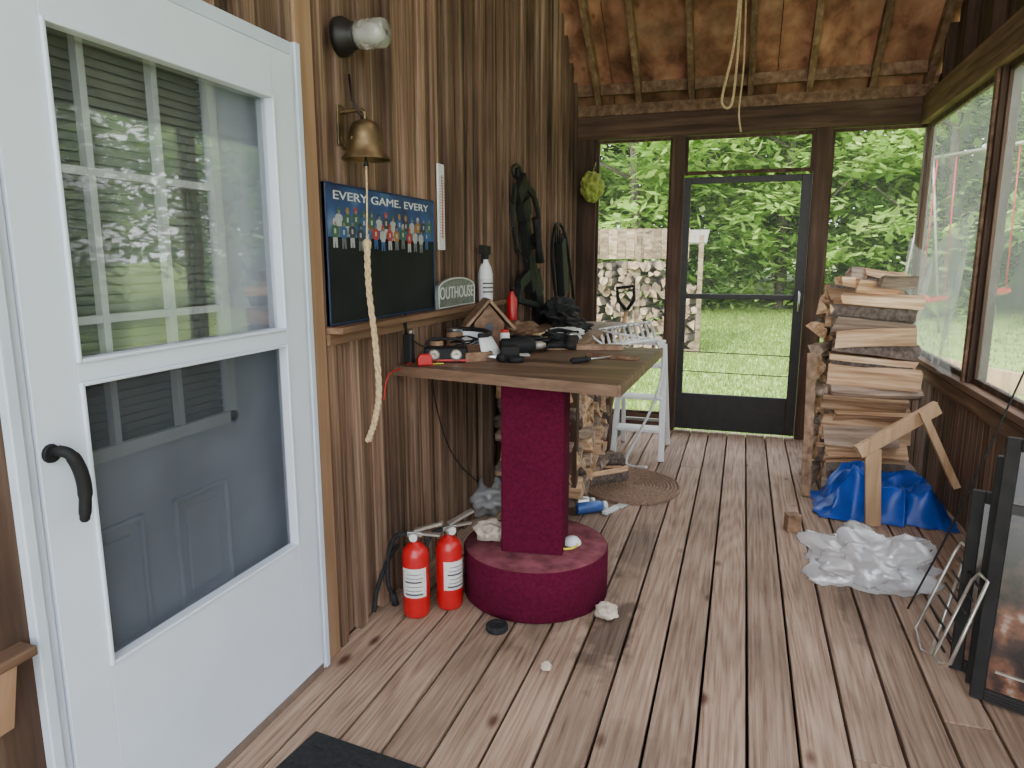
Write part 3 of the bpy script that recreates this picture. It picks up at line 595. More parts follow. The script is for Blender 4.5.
def tape(u,v,lb,mm,r=.045,h=.03):
    p=tp(u,v); bm=BM(); lathe(bm,[(r*.6,0),(r,0),(r,h),(r*.6,h),(r*.6,0)],24,Matrix.Translation(p),cap=False); solo('tape_roll',bm,M[mm],lb,'tape',p)
tape(432,352,'silver tape roll lying behind the black radio','steel'); tape(516,362,'black tape roll near the front edge of the table','black',.035,.022); tape(507,345,'white tape roll in front of the birdhouse','plastwhite',.035,.03)
p=tp(425,365); t=thing('tape_measure','small red tape measure at the wall end of the table','tape measure',p); T=RT(p,.6)
bm=BM(); prism(bm,[(-.03,0),(.03,0),(.03,.03),(.018,.045),(-.018,.045),(-.03,.03)],-.016,.016,T@Matrix.Rotation(math.pi/2,4,'X')); obj('case',bm,M['red'],t,.004)
bm=BM(); box(bm,.03,.075,-.01,.01,.003,.005,T=T); obj('blade',bm,M['yellow'],t)
p=tp(505,357); t=thing('pliers','open pliers with dark grips on the tabletop','pliers',p)
for s in (-1,1):
    T=RT(p,.5+.18*s); bm=BM(); tube(bm,smoothpts([T@Vector((-.12,.015*s,.012)),T@Vector((-.06,.012*s,.012)),T@Vector((0,0,.012))],4),.008,8); obj('grip',bm,M['black'],t)
    bm=BM(); tube(bm,[T@Vector((0,0,.012)),T@Vector((.03,-.004*s,.012)),T@Vector((.06,0,.012))],[.01,.008,.003],8); obj('jaw',bm,M['steel'],t)
p=Vector((.1,2.97,TZ+.001)); t=thing('tin_can','silver tin can against the wall left of the birdhouse','can',p)
bm=BM(); lathe(bm,[(.038,0),(.04,.003),(.038,.006),(.038,.1),(.04,.104),(.036,.104),(.036,.01),(0,.01)],24,Matrix.Translation(p),cap=False); obj('can',bm,M['steel'],t)
bm=BM(); lathe(bm,[(.0385,.015),(.0385,.09)],24,Matrix.Translation(p),cap=False); obj('label_wrap',bm,M['trim'],t)
p=Vector((.40,2.98,TZ+.001)); t=thing('cordless_drill','black and grey cordless drill lying on its side in mid table','drill',p); T=RT(p,.5)
bm=BM(); tube(bm,[T@Vector((-.08,0,.036)),T@Vector((-.07,0,.036)),T@Vector((.06,0,.036)),T@Vector((.08,0,.036))],[.022,.035,.035,.022],14); obj('motor_housing',bm,M['black'],t)
bm=BM(); tube(bm,[T@Vector((.08,0,.036)),T@Vector((.11,0,.036)),T@Vector((.13,0,.036))],[.02,.018,.008],12); obj('chuck',bm,M['grey'],t)
bm=BM(); bar(bm,T@Vector((-.03,-.02,.03)),T@Vector((-.06,-.13,.03)),.04,.035); obj('grip',bm,M['black'],t,.006)
bm=BM(); bar(bm,T@Vector((-.055,-.12,.03)),T@Vector((-.065,-.17,.03)),.08,.045); obj('battery',bm,M['soot'],t,.006)
def jar(p,r,h,lb,m1,m2,nm='jar',cat='jar'):
    t=thing(nm,lb,cat,p); bm=BM(); lathe(bm,[(r*.95,0),(r,.006),(r,h*.8),(r*.8,h*.88)],20,Matrix.Translation(p)); obj('body',bm,m1,t)
    bm=BM(); lathe(bm,[(r*.82,h*.86),(r*.84,h),(r*.7,h*1.01)],20,Matrix.Translation(p)); obj('lid',bm,m2,t)
jar(Vector((.12,2.72,TZ+.001)),.03,.09,'small amber jar by the wall beside the radio',M['trim'],M['black'])
jar(Vector((.32,3.04,TZ+.001)),.022,.1,'slim white glue bottle left of the drill',M['plastwhite'],M['red'],'glue_bottle','bottle')
jar(Vector((.58,3.27,TZ+.001)),.032,.07,'squat dark jar near the far edge of the tabletop',M['soot'],M['steel'])
p=Vector((.3,2.72,TZ+.001)); t=thing('small_carton','little open cardboard carton on the near table end','carton',p); T=RT(p,.7)
bm=BM()
for (a_,b_,c_,d_) in ((-.06,.06,-.04,-.037),(-.06,.06,.037,.04),(-.06,-.057,-.04,.04),(.057,.06,-.04,.04)): box(bm,a_,b_,c_,d_,0,.04,T=T)
box(bm,-.06,.06,-.04,.04,0,.003,T=T); obj('tray',bm,M['ledge'],t)
bm=BM(); hexa(bm,[T@Vector(q) for q in ((-.06,.04,.04),(.06,.04,.04),(.06,.09,.055),(-.06,.09,.055),(-.06,.04,.042),(.06,.04,.042),(.06,.09,.057),(-.06,.09,.057))]); obj('flap',bm,M['ledge'],t)
p=Vector((.12,3.33,TZ+.001)); bm=BM(); box(bm,p.x-.06,p.x+.06,p.y-.05,p.y+.05,p.z,p.z+.13); solo('wooden_block',bm,M['ledge'],'square wood block standing behind the birdhouse','wood block',p,bev=.004)
p=Vector((.34,3.31,TZ+.001)); t=thing('safety_goggles','black safety goggles right of the birdhouse','goggles',p)
for s in (-1,1):
    bm=BM(); lathe(bm,[(.036,0),(.04,.02),(.03,.045),(.0,.048)],18,Matrix.Translation(p+Vector((s*.042,0,0))),cap=False); obj('lens_cup',bm,M['black'],t)
bm=BM(); tube(bm,smoothpts([p+Vector((-.08,0,.015)),p+Vector((-.09,.08,.015)),p+Vector((0,.13,.015)),p+Vector((.09,.08,.015)),p+Vector((.08,0,.015))],5),.009,6); obj('strap',bm,M['rubber'],t)
p=Vector((.1,on(512,300,'x',.1).y,TZ+.001)); t=thing('fuel_bottle','slim red bottle standing below the crossbow','bottle',p)
bm=BM(); lathe(bm,[(.028,0),(.03,.01),(.03,.19),(.012,.23),(.012,.24)],18,Matrix.Translation(p)); obj('bottle',bm,M['red'],t)
bm=BM(); lathe(bm,[(.015,.24),(.015,.27)],14,Matrix.Translation(p)); obj('cap',bm,M['black'],t)
p=tp(580,349); t_=BM(); T=RT(p,.25); box(t_,-.2,.2,-.04,.04,0,.02,T=T); solo('wood_offcut',t_,M['bench'],'flat pale offcut board on the far side of the tabletop','board',p,bev=.002)
p=tp(612,358); t_=BM(); T=RT(p,-.3); box(t_,-.12,.12,-.02,.02,0,.015,T=T); solo('wood_offcut',t_,M['ledge'],'short narrow stick near the outer table corner','board',p,bev=.002)
def lump(name,lb,cat,p,r,m,seed,amp=.35,fr=9,sub=4,flat=False):
    bm=BM(); bmesh.ops.create_icosphere(bm,subdivisions=sub,radius=1)
    for v in bm.verts:
        q=v.co.copy(); k=1+amp*noise.noise(q*2.2+Vector((seed,0,0)))+amp*.4*abs(noise.noise(q*fr*.6+Vector((0,seed,0))))
        v.co=Vector((q.x*r[0]*k,q.y*r[1]*k,max(-.98*r[2],q.z*r[2]*k)))
    for f in bm.faces: f.smooth=not flat
    bmesh.ops.translate(bm,verts=bm.verts,vec=Vector(p)+Vector((0,0,r[2]*.985)))
    return solo(name,bm,m,lb,cat,p)
lump('cloth_bag','slumped black cloth bag against the wall on the bench','bag',(.2,4.5,TZ),(.10,.2,.08),M['rubber'],3,.6,10)
lump('work_glove','dark crumpled glove on the table by the wall','glove',tp(478,346),(.08,.05,.03),M['rubber'],5,.7,12)
lump('tool_pouch','black tool pouch on bench beside the slumped bag','pouch',(.36,4.1,TZ),(.09,.12,.05),M['soot'],8,.6,9)
lump('rag','brown rag bunched on the near end of the plank bench','rag',(.2,3.6,TZ),(.1,.1,.045),M['ledge'],14,.5,8)
lump('work_glove','pale work glove crumpled at the front of the bench','glove',(.45,3.65,TZ),(.09,.06,.03),M['label'],19,.7,10)
lump('rag','dark oily rag at the near front of the bench','rag',(.44,3.85,TZ),(.1,.09,.04),M['black'],23,.6,10)
A=[on(600,330,'y',4.2),on(650,322,'y',4.5),on(656,340,'y',4.1),on(604,346,'y',3.8)]
t=thing('wire_rack','white slatted rack resting on the bench end','rack',(.5,4.3,TZ))
bm=BM(); tube(bm,A,.011,8,closed=True); obj('rim',bm,M['plastwhite'],t)
bm=BM()
for k in range(1,9):
    s=k/9; tube(bm,[A[0].lerp(A[1],s),A[3].lerp(A[2],s)],.008,6)
obj('slats',bm,M['plastwhite'],t)
for q in A:
    bm=BM(); tube(bm,[q,Vector((min(q.x,.57),q.y,TZ))],.006,6); obj('foot',bm,M['plastwhite'],t)
def cord(name,lb,pts,r,m,cat='cable'):
    bm=BM(); P=smoothpts(pts,6); tube(bm,P,r,6); return solo(name,bm,m,lb,cat,P[0])
cord('hanging_cable','thin black cable hanging down the wall below the table',[on(432,368,'x',.05),on(435,400,'x',.045),on(446,440,'x',.045),on(460,465,'x',.045),on(478,482,'x',.05)],.0035,M['black'])
cord('hanging_cable','thin red wire looping off the near table corner',[on(412,362,'x',.08),on(402,368,'x',.07),on(388,376,'x',.06),on(384,400,'x',.05)],.003,M['red'])
cord('hanging_cable','thin black wire sagging from the ledge down to the radio',[on(403,320,'x',.06),on(408,335,'x',.06),on(420,345,'x',.08),on(436,352,'x',.12)],.003,M['black'])
# ================================================= FLOOR ITEMS left
def extinguisher(p,rot,lb,first=None):
    if first: return dup(first,p,(0,0,rot),lb)
    t=thing('fire_extinguisher',lb,'fire extinguisher',(0,0,0),'fire extinguishers')
    bm=BM(); lathe(bm,[(.046,0),(.051,.006),(.053,.02),(.053,.25),(.048,.275),(.03,.295),(.016,.302),(.016,.31)],28); obj('cylinder',bm,M['red'],t)
    bm=BM(); lathe(bm,[(.0536,.09),(.0536,.21)],20,a0=-2.5,a1=-.5,cap=False); lb_=obj('label_wrap',bm,M['label'],t)
    bm=BM()
    for k in range(6): lathe(bm,[(.0541,.10+k*.017),(.0541,.103+k*.017 if k%3 else .107+k*.017)],12,a0=-2.2+.08*(k%3),a1=-.8-.1*(k%2),cap=False)
    obj('print_lines',bm,M['ink'],lb_)
    bm=BM(); lathe(bm,[(.02,.31),(.02,.335),(.012,.34)],16); bar(bm,(-.03,0,.335),(.03,0,.335),.02,.02); obj('valve',bm,M['steel'],t,.002)
    bm=BM(); bar(bm,(.0,0,.35),(.11,0,.385),.024,.01); bar(bm,(.0,0,.34),(.1,0,.335),.022,.008); obj('lever',bm,M['grey'],t)
    bm=BM(); lathe(bm,[(.016,0),(.016,.012)],16,Matrix.Translation((.0,-.02,.33))@Matrix.Rotation(math.pi/2,4,'X')); obj('gauge',bm,M['label'],t)
    bm=BM(); tube(bm,smoothpts([(-.03,0,.335),(-.08,0,.32),(-.11,.0,.24),(-.115,0,.12),(-.10,.02,.06)],6),.009,8); tube(bm,[(-.10,.02,.07),(-.095,.025,.02)],[.012,.016]); obj('hose',bm,M['rubber'],t)
    t.location=p; t.rotation_euler=(0,0,rot); return t
e1=extinguisher(on(417,613,'z',0),.2,'red fire extinguisher nearest the wall, hose towards the wall')
e2=extinguisher(on(450,605,'z',0),.9,'red fire extinguisher touching the burgundy drum base',e1)
cord('rubber_hose','black rubber hose looping down beside the fire extinguishers',[on(398,545,'x',.06),on(388,560,'x',.05),on(377,590,'x',.05),on(374,612,'x',.06)],.009,M['rubber'],'hose')
def rock(name,lb,u,v,r,seed,z=0):
    return lump(name,lb,'stone',on(u,v,'z',z),r,M['stone'],seed,.4,3,3,True)
rock('stone','pale wedge-shaped stone resting on the burgundy drum',490,540,(.06,.05,.045),1,DZ)
rock('stone','rough pale stone on the floor right of the drum base',606,618,(.045,.035,.03),2)
rock('stone','small grey pebble on the floor near the dark stain',546,670,(.018,.016,.015),4)
p=on(497,630,'z',0); bm=BM(); lathe(bm,[(.038,0),(.042,.004),(.042,.022),(.038,.026),(.03,.022),(.0,.022)],28,Matrix.Translation(p),cap=False); solo('rubber_puck',bm,M['rubber'],'round black puck on the floor before the drum base','puck',p)
t_=BM()
p=on(316,734,'z',0); q=on(402,764,'z',0)
d=(q-p).normalized(); s=Vector((d.y,-d.x,0)); 
hexa(t_,[p,p+d*.55,p+d*.55+s*.75,p+s*.75]+[v+Vector((0,0,.01)) for v in (p,p+d*.55,p+d*.55+s*.75,p+s*.75)])
for k in range(9): bar(t_,p+d*.03+s*(.04+k*.08)+Vector((0,0,.011)),p+d*.52+s*(.04+k*.08)+Vector((0,0,.011)),.03,.006)
solo('doormat',t_,M['rubber'],'black ribbed rubber doormat at bottom of the view','mat',p)
p=on(572,543,'z',DZ); t=thing('respirator_mask','white cup mask with yellow strap on the drum','mask',p)
bm=BM(); lathe(bm,[(.04,0),(.037,.01),(.025,.024),(.0,.03)],18,Matrix.Translation(p),cap=False); obj('cup',bm,M['plastwhite'],t)
bm=BM(); tube(bm,[p+Vector((.05*math.cos(k*.5)-.02,.06*math.sin(k*.5)-.03,.008)) for k in range(13)],.005,6); obj('strap',bm,M['yellow'],t)
lump('plastic_sheet','crumpled pale plastic by the wall behind the drum','plastic',on(487,512,'z',0),(.11,.13,.09),M['cling'],12,.45,8)
for u,v,rz,lb,mm in ((577,508,.4,'silver spray can lying behind the drum base','steel'),(590,513,.7,'blue can lying near the oval rug','bluecan')):
    p=on(u,v,'z',0); t=thing('spray_can',lb,'can',p); T=Matrix.Translation(p+Vector((0,0,.034)))@Matrix.Rotation(rz,4,'Z')@Matrix.Rotation(math.pi/2,4,'Y')
    bm=BM(); lathe(bm,[(.03,-.09),(.033,-.085),(.033,.06),(.022,.075)],18,T); obj('can',bm,M[mm],t)
    bm=BM(); lathe(bm,[(.024,.075),(.024,.1)],16,T); obj('cap',bm,M['plastwhite'],t)
p=on(604,515,'z',0); t=thing('putty_knife','metal scraper with pale handle by the oval rug','scraper',p)
bm=BM(); bar(bm,p+Vector((0,0,.01)),p+Vector((.05,.12,.01)),.03,.018); obj('handle',bm,M['plastwhite'],t)
bm=BM(); bar(bm,p+Vector((.05,.12,.006)),p+Vector((.09,.22,.006)),.06,.003); obj('blade',bm,M['steel'],t)
p=on(631,487,'z',0); bm=BM()
prism(bm,[(.30*math.cos(a*math.pi/24),.33*math.sin(a*math.pi/24)) for a in range(48)],.0,.014,Matrix.Translation(p))
for k in range(13):
    f=1-k*.075; tube(bm,[p+Vector((.29*f*math.cos(a*math.pi/24),.32*f*math.sin(a*math.pi/24),.010+.0015*(a%2))) for a in range(48)],.0115,6,closed=True)
solo('oval_rug',bm,M['rug'],'small brown braided oval rug on the deck boards','rug',p)
xl=.70
t=thing('step_ladder','white folding step ladder standing beyond the oval rug','ladder',(xl,5.0,0))
for s in (-.17,.17):
    bm=BM(); bar(bm,(xl+s,4.8,0),(xl+s*.85,4.98,.80),.022,.04,(1,0,0)); obj('front_rail',bm,M['plastwhite'],t,.004)
    bm=BM(); bar(bm,(xl+s,5.28,0),(xl+s*.85,5.02,.80),.02,.03,(1,0,0)); obj('rear_rail',bm,M['plastwhite'],t,.004)
for k in range(3):
    zz=.2+k*.22; yy=4.8+.18*zz/.80; bm=BM(); box(bm,xl-.155,xl+.155,yy-.03,yy+.12,zz,zz+.018); obj('step',bm,M['plastwhite'],t,.003)
bm=BM(); box(bm,xl-.145,xl+.145,4.92,5.1,.80,.822); obj('top_cap',bm,M['plastwhite'],t,.006)
bm=BM(); bar(bm,(xl-.16,5.22,.2),(xl+.16,5.22,.2),.02,.02); obj('rear_brace',bm,M['steel'],t)
cord('white_cord','white cord draped over the white step ladder and down to the floor',[(xl+.10,4.9,.83),(xl+.16,4.8,.7),(xl+.12,4.74,.45),(xl+.02,4.7,.2),(xl-.05,4.66,.012),(xl+.1,4.6,.012)],.009,M['plastwhite'],'cord')
a=on(626,312,'y',5.35)
t=thing('shovel','shovel with black grip leaning beside the ladder','shovel',(a.x,5.3,0))
bm=BM(); tube(bm,[(a.x-.06,5.1,.25),a],.015,10); obj('shaft',bm,M['lumber'],t)
g=[on(626,310,'y',5.35),on(618,300,'y',5.35),on(617,288,'y',5.35),on(634,286,'y',5.35),on(634,300,'y',5.35),on(627,310,'y',5.35)]
bm=BM(); tube(bm,g,.014,8); obj('grip',bm,M['black'],t)
bm=BM(); P=[(-.09,.25),(.09,.25),(.1,.1),(.0,0.0),(-.1,.1)]; prism(bm,P,0,.006,Matrix.Translation((a.x-.07,5.08,.0))@Matrix.Rotation(math.pi/2,4,'X')); obj('blade',bm,M['steel'],t)
# ================================================= LOGS
def logmesh(i,ln,r):
    random.seed(100+i); bm=BM(); kind=i%4; r*=U(.85,1.15)
    if kind==0: sec=[(-r*.45,0,0)]+[(r*.65*math.cos(a)*1.1,r*.8*math.sin(a),1) for a in (-.75,-.3,.15,.6)]
    elif kind==1: sec=[(-r*.6,-r*.45,0),(r*.6,-r*.4,0),(r*.65,r*.1,1),(r*.4,r*.45,0),(-r*.3,r*.3,0)]
    elif kind==2: sec=[(-r*.7,-r*.35,0),(r*.6,-r*.42,0),(r*.3,r*.5,0)]
    else: sec=[(-r*.7,-r*.3,0),(r*.7,-r*.35,0)]+[(r*.7*math.cos(a),r*.6*math.sin(a)-r*.2,1) for a in (.35,.95,1.6,2.2,2.8)]
    sec=[(s[0]*U(.88,1.12),s[1]*U(.88,1.12),s[2]) for s in sec]
    cx=sum(s[0] for s in sec)/len(sec); cy=sum(s[1] for s in sec)/len(sec)
    sec=[(s[0]-cx,s[1]-cy,s[2]) for s in sec]; rings=[]; n=4; tw=U(-.22,.22); bow=U(-.01,.01); t0,t1=U(.8,1.05),U(.85,1.15)
    for k in range(n+1):
        f=k/n; xx=-ln/2+ln*f; tap=t0+(t1-t0)*f; oy=bow*math.sin(3.14*f); ct,st=math.cos(tw*f),math.sin(tw*f)
        rings.append([bm.verts.new((xx+(U(-.018,.018) if k in (0,n) else 0),(s[0]*ct-s[1]*st)*tap+oy+U(-.002,.002),(s[0]*st+s[1]*ct)*tap+U(-.002,.002))) for s in sec])
    m=len(sec)
    for k in range(n):
        for j in range(m):
            f=bm.faces.new((rings[k][j],rings[k][(j+1)%m],rings[k+1][(j+1)%m],rings[k+1][j])); f.material_index=1 if (sec[j][2] and sec[(j+1)%m][2]) else 0
    bm.faces.new(list(reversed(rings[0]))); bm.faces.new(rings[-1])
    bmesh.ops.recalc_face_normals(bm,faces=bm.faces); me=bpy.data.meshes.new('split_log'); bm.to_mesh(me); bm.free(); me.materials.append(M['logb' if i%5 in (1,3) else 'log']); me.materials.append(M['bark']); return me
LM=[logmesh(i,.44,.095) for i in range(20)]
def putlog(me,loc,rot,lb,gr,sc=(1,1,1)):
    o_=bpy.data.objects.new('split_log',me); C.objects.link(o_); o_.location=loc; o_.rotation_euler=rot; o_.scale=sc
    return tag(o_,lb,'firewood',gr)
random.seed(21)
z=.05
while z<1.21:
    for j in range(5):
        yy=4.53+j*.125+U(-.04,.03)
        if z>1.22-.05*j+.05: continue
        putlog(random.choice(LM),(2.085+U(-.035,.03),yy,z+U(-.015,.015)),(U(0,6.28),U(-.09,.09),U(-.12,.12)),'split firewood log in the tall stack against the right wall','tall firewood stack by the right wall',(U(.9,1.08),U(.9,1.3),U(.85,1.25)))
    z+=.074
for k in range(9):
    putlog(random.choice(LM),(1.86+U(-.02,.02),4.72+U(-.1,.25),.10+k*.125),(U(0,6),0,1.35+U(-.25,.25)),'split firewood log set crossways at the inner end of the tall stack','crossways logs of the tall stack',(.8,1,1))
for k in range(5):
    putlog(random.choice(LM),(1.98+.05*k,4.5+.08*(k%2),1.26+.02*(k%2)),(U(0,6),U(-.15,.15),U(.1,.6)),'split log lying loose on top of the tall firewood stack','loose logs topping the tall stack',(.55,.85,.85))
random.seed(5)
z=.05
while z<.86:
    yy=3.62
    while yy<4.55:
        putlog(random.choice(LM),(.27+U(-.03,.03)+.06*(1-z),yy,z),(U(0,6.2),U(-.08,.08),U(-.12,.12)),'split log in the low stack under the plank bench','firewood under the plank bench',(1.0,.9,.9)); yy+=U(.105,.13)
    z+=.088
for u,v in ((600,470),(608,478),(596,455),(604,462)):
    p=on(u,v,'z',.05); putlog(random.choice(LM),p,(U(0,6),0,U(-.8,.8)),'loose split log on the floor before the bench stack','loose logs by the bench stack',(.6,.75,.75))
bm=BM(); a=on(806,488,'y',4.35); b=on(812,353,'y',4.45); a.z=0.0; bar(bm,a,b,.05,.03,(0,1,0)); solo('wooden_stake',bm,M['bench'],'thin upright stake at the inner end of the tall woodpile','stake',a)
p=on(792,530,'z',0); bm=BM(); T=RT(p,.3); box(bm,-.035,.035,-.03,.03,0,.09,T=T); solo('wood_block',bm,M['bench'],'small upright wood block on the deck left of the blue tarp','wood block',p,bev=.003)
def sheet(name,lb,cat,x0,x1,y0,y1,h,m,seed,nx=60,ny=40,amp=.05):
    bm=BM(); V=[]
    for i in range(nx+1):
        row=[]
        for j in range(ny+1):
            s=i/nx;t_=j/ny; e_=min(1,4*min(s,1-s))*min(1,5*min(t_,1-t_)); e_=e_*e_*(3-2*e_); q=Vector((s*4,t_*3,seed))
            rg=1-abs(noise.noise(q*1.3))*2.2; rg2=1-abs(noise.noise(q*2.9+Vector((5,5,5))))*2
            zz=.004+max(0,e_)*(h*(.55+.5*noise.noise(q*.8))+amp*rg+amp*.4*rg2)
            row.append(bm.verts.new((x0+(x1-x0)*s+.05*noise.noise(q*2),y0+(y1-y0)*t_+.06*noise.noise(q*2+Vector((9,0,0))),max(.004,zz))))
        V.append(row)
    for i in range(nx):
        for j in range(ny): bm.faces.new((V[i][j],V[i+1][j],V[i+1][j+1],V[i][j+1])).smooth=True
    return solo(name,bm,m,lb,cat,((x0+x1)/2,(y0+y1)/2,0))
sheet('tarp','crumpled bright blue tarpaulin at foot of the woodpile','tarp',1.80,2.49,3.98,4.48,.29,M['tarp'],2,amp=.05)
Yt=3.95
t=thing('board_trestle','three nailed pine boards propped like a trestle over the blue tarp','trestle',(2.1,Yt,0))
def pb(u,v,y=Yt): return on(u,v,'y',y)
bm=BM(); a=pb(873,523); a.z=0; bar(bm,a,pb(873,449),.075,.035,(0,1,0)); obj('upright_board',bm,M['lumber'],t,.003)
bm=BM(); bar(bm,pb(858,452,Yt-.03),pb(938,407,Yt+.1),.035,.07); obj('top_board',bm,M['lumber'],t,.003)
bm=BM(); bar(bm,pb(922,411,Yt+.04),pb(956,487,Yt+.04),.035,.06,(0,1,0)); obj('brace_board',bm,M['lumber'],t,.003)
lump('plastic_bag','crumpled clear plastic bag on the deck at right','plastic bag',on(868,592,'z',0)+Vector((0,.05,0)),(.22,.14,.12),M['cling'],21,.6,12,5)
lump('plastic_bag','smaller clear plastic wrap beside the large crumpled bag','plastic bag',on(908,583,'z',0),(.09,.08,.06),M['cling'],27,.6,12,4)
def leanframe(lb,nm,cat,O,D,W,H,lean,parts=True):
    O=Vector(O); D=Vector(D).normalized(); Nn=Vector((D.y,-D.x,0)); 
    if Nn.y>0: Nn=-Nn
    t=thing(nm,lb,cat,O)
    def LP(s,h,off=0): return O+D*s+Vector((0,0,.005+h))-Nn*(lean*h)+Nn*off
    def lbox(bm,a0,a1,h0,h1,o0,o1): hexa(bm,[LP(a0,h0,o0),LP(a1,h0,o0),LP(a1,h0,o1),LP(a0,h0,o1),LP(a0,h1,o0),LP(a1,h1,o0),LP(a1,h1,o1),LP(a0,h1,o1)])
    w=.04
    bm=BM(); lbox(bm,0,w,0,H,-.012,.012); lbox(bm,W-w,W,0,H,-.012,.012); lbox(bm,w,W-w,0,w,-.012,.012); lbox(bm,w,W-w,H-w,H,-.012,.012); obj('frame',bm,M['soot'],t,.004)
    bm=BM(); lbox(bm,w,W-w,w,H-w,-.004,.004); obj('glass_panel',bm,M['picture_refl'],t)
    if parts:
        bm=BM(); lbox(bm,w,W-w,H*.72,H*.72+.03,.004,.014); obj('cross_rail',bm,M['iron'],t)
        for hh in (.10,H-.10):
            bm=BM(); lbox(bm,w+.02,W-w-.02,hh,hh+.006,.004,.012); obj('trim_bar',bm,M['grey'],t)
        for k in range(4):
            bm=BM(); lbox(bm,w,W-w,.006+k*.009,.01+k*.009,.012,.016); obj('vent_louvre',bm,M['iron'],t)
leanframe('black framed fireplace front standing foremost by the right wall','fireplace_front','fireplace screen',(2.12,2.42,0),(.9,-.42,0),.41,.84,.14)
leanframe('plain dark frame standing just behind the fireplace front','picture_frame','frame',(2.13,2.50,0),(.9,-.38,0),.40,.76,.14,False)
leanframe('low dark frame standing at the back of the frames by the right wall','picture_frame','frame',(2.10,2.58,0),(.9,-.34,0),.42,.62,.14,False)
t=thing('folding_stand','folded metal tube stand leaning on the dark frames','folding stand',(2.05,2.75,0))
loops=([(915,628,2.04),(955,552,2.15),(962,543,2.17),(968,549,2.17),(930,655,2.04),(922,650,2.03)],[(934,655,2.03),(972,580,2.12),(980,574,2.13),(988,582,2.13),(950,664,2.04),(940,664,2.03)])
for P in loops:
    pts=[on(u,v,'x',x_) for u,v,x_ in P]
    for q in pts: q.z=max(q.z,.012)
    bm=BM(); tube(bm,pts,.006,8,closed=True); obj('tube_loop',bm,M['chrome'],t)
for k in range(6):
    s=.1+k*.16; a_=on(915+(957-915)*s+6,628+(550-628)*s,'x',2.045+.11*s); b_=on(940+(984-940)*s,660+(580-660)*s,'x',2.04+.09*s); a_.z=max(a_.z,.012); b_.z=max(b_.z,.012)
    bm=BM(); tube(bm,[a_,b_],.004,6); obj('cross_wire',bm,M['soot'],t)
cord('fishing_rod','long thin black rod leaning diagonally against the right window post',[Vector((2.05,2.98,.01)),on(960,510,'x',2.2),on(1024,372,'x',2.43),on(1050,316,'x',2.46)],.004,M['black'],'rod')
q=Vector((2.28,2.46,.85))
lump('plastic_wrap','scrap of clear plastic lying on top of the fireplace front','plastic',q,(.08,.05,.02),M['cling'],33,.5,10,3)
# ceiling ropes
bm=BM(); Yr=4.9; P=[Vector((on(740,0,'y',Yr).x,Yr,roofz(Yr)+.1)),on(739,0,'y',Yr),on(733,50,'y',Yr),on(724,88,'y',Yr),on(722,103,'y',Yr),on(728,108,'y',Yr),on(733,98,'y',Yr),on(738,50,'y',Yr),on(741,0,'y',Yr),Vector((on(741,0,'y',Yr).x+.01,Yr,roofz(Yr)+.1))]
tube(bm,smoothpts(P,6),.008,6); solo('rope_loop',bm,M['cream'],'cream rope loop hanging from the rafters before the screen door','rope',P[0])
bm=BM(); P=[Vector((on(745,0,'y',5.1).x,5.1,roofz(5.1)+.1)),on(744,60,'y',5.1),on(739,110,'y',5.1),on(741,132,'y',5.1)]
tube(bm,smoothpts(P,6),.006,6); solo('rope_tail',bm,M['cream'],'thin rope tail hanging just right of the rope loop','rope',P[0])
# ================================================= OUTDOORS
def gz(y): return -.35+.05*max(0,y-6)
bm=BM(); nx,ny=30,30; V=[[bm.verts.new((-25+60*i/nx,-8+58*j/ny,gz(-8+58*j/ny)+.03*noise.noise(Vector((i,j,0))))) for j in range(ny+1)] for i in range(nx+1)]
for i in range(nx):
    for j in range(ny): bm.faces.new((V[i][j],V[i+1][j],V[i+1][j+1],V[i][j+1])).smooth=True
struct('ground',bm,M['lawn'])
random.seed(9); vs=[];fs=[]
for k in range(26000):
    y=6.3+11*R()**1.3; x=U(-1.5,1.5)+ (y*.12) if R()<.6 else U(-3,8); z=gz(y)+.02; a=U(0,6.28); h=U(.03,.06); w=.006+.0006*y
    i=len(vs); vs+=[(x-w*math.cos(a),y-w*math.sin(a),z-.02),(x+w*math.cos(a),y+w*math.sin(a),z-.02),(x+U(-.03,.03),y+U(-.03,.03),z+h)]; fs.append((i,i+1,i+2))
o_=bpy.data.objects.new('grass_blades',pydata('grass_blades',vs,fs,M['grass'])); C.objects.link(o_); tag(o_,'short green lawn grass beyond the screen door','grass',kind='stuff')
def crown(name,n,r,cl,size,seed,m):
    random.seed(seed); vs=[];fs=[]; cs=[]
    for k in range(cl):
        a=U(0,6.28); zz=U(-1,1); q=math.sqrt(max(0,1-zz*zz)); f=U(.45,1); cs.append(Vector((r[0]*q*math.cos(a)*f,r[1]*q*math.sin(a)*f,r[2]*zz*f)))
    for k in range(n):
        c=random.choice(cs); p=c+Vector((random.gauss(0,.45),random.gauss(0,.45),random.gauss(0,.22)))*r[0]*.33
        d=Vector((U(-1,1),U(-1,1),U(-.5,.3))).normalized(); s_=d.cross(Vector((U(-.5,.5),U(-.5,.5),1))).normalized(); s=size*U(.6,1.3); i=len(vs)
        vs+=[p-d*s,p+s_*s*.45,p+d*s,p-s_*s*.45]; fs.append((i,i+1,i+2,i+3))
    return pydata(name,[tuple(v) for v in vs],fs,m)
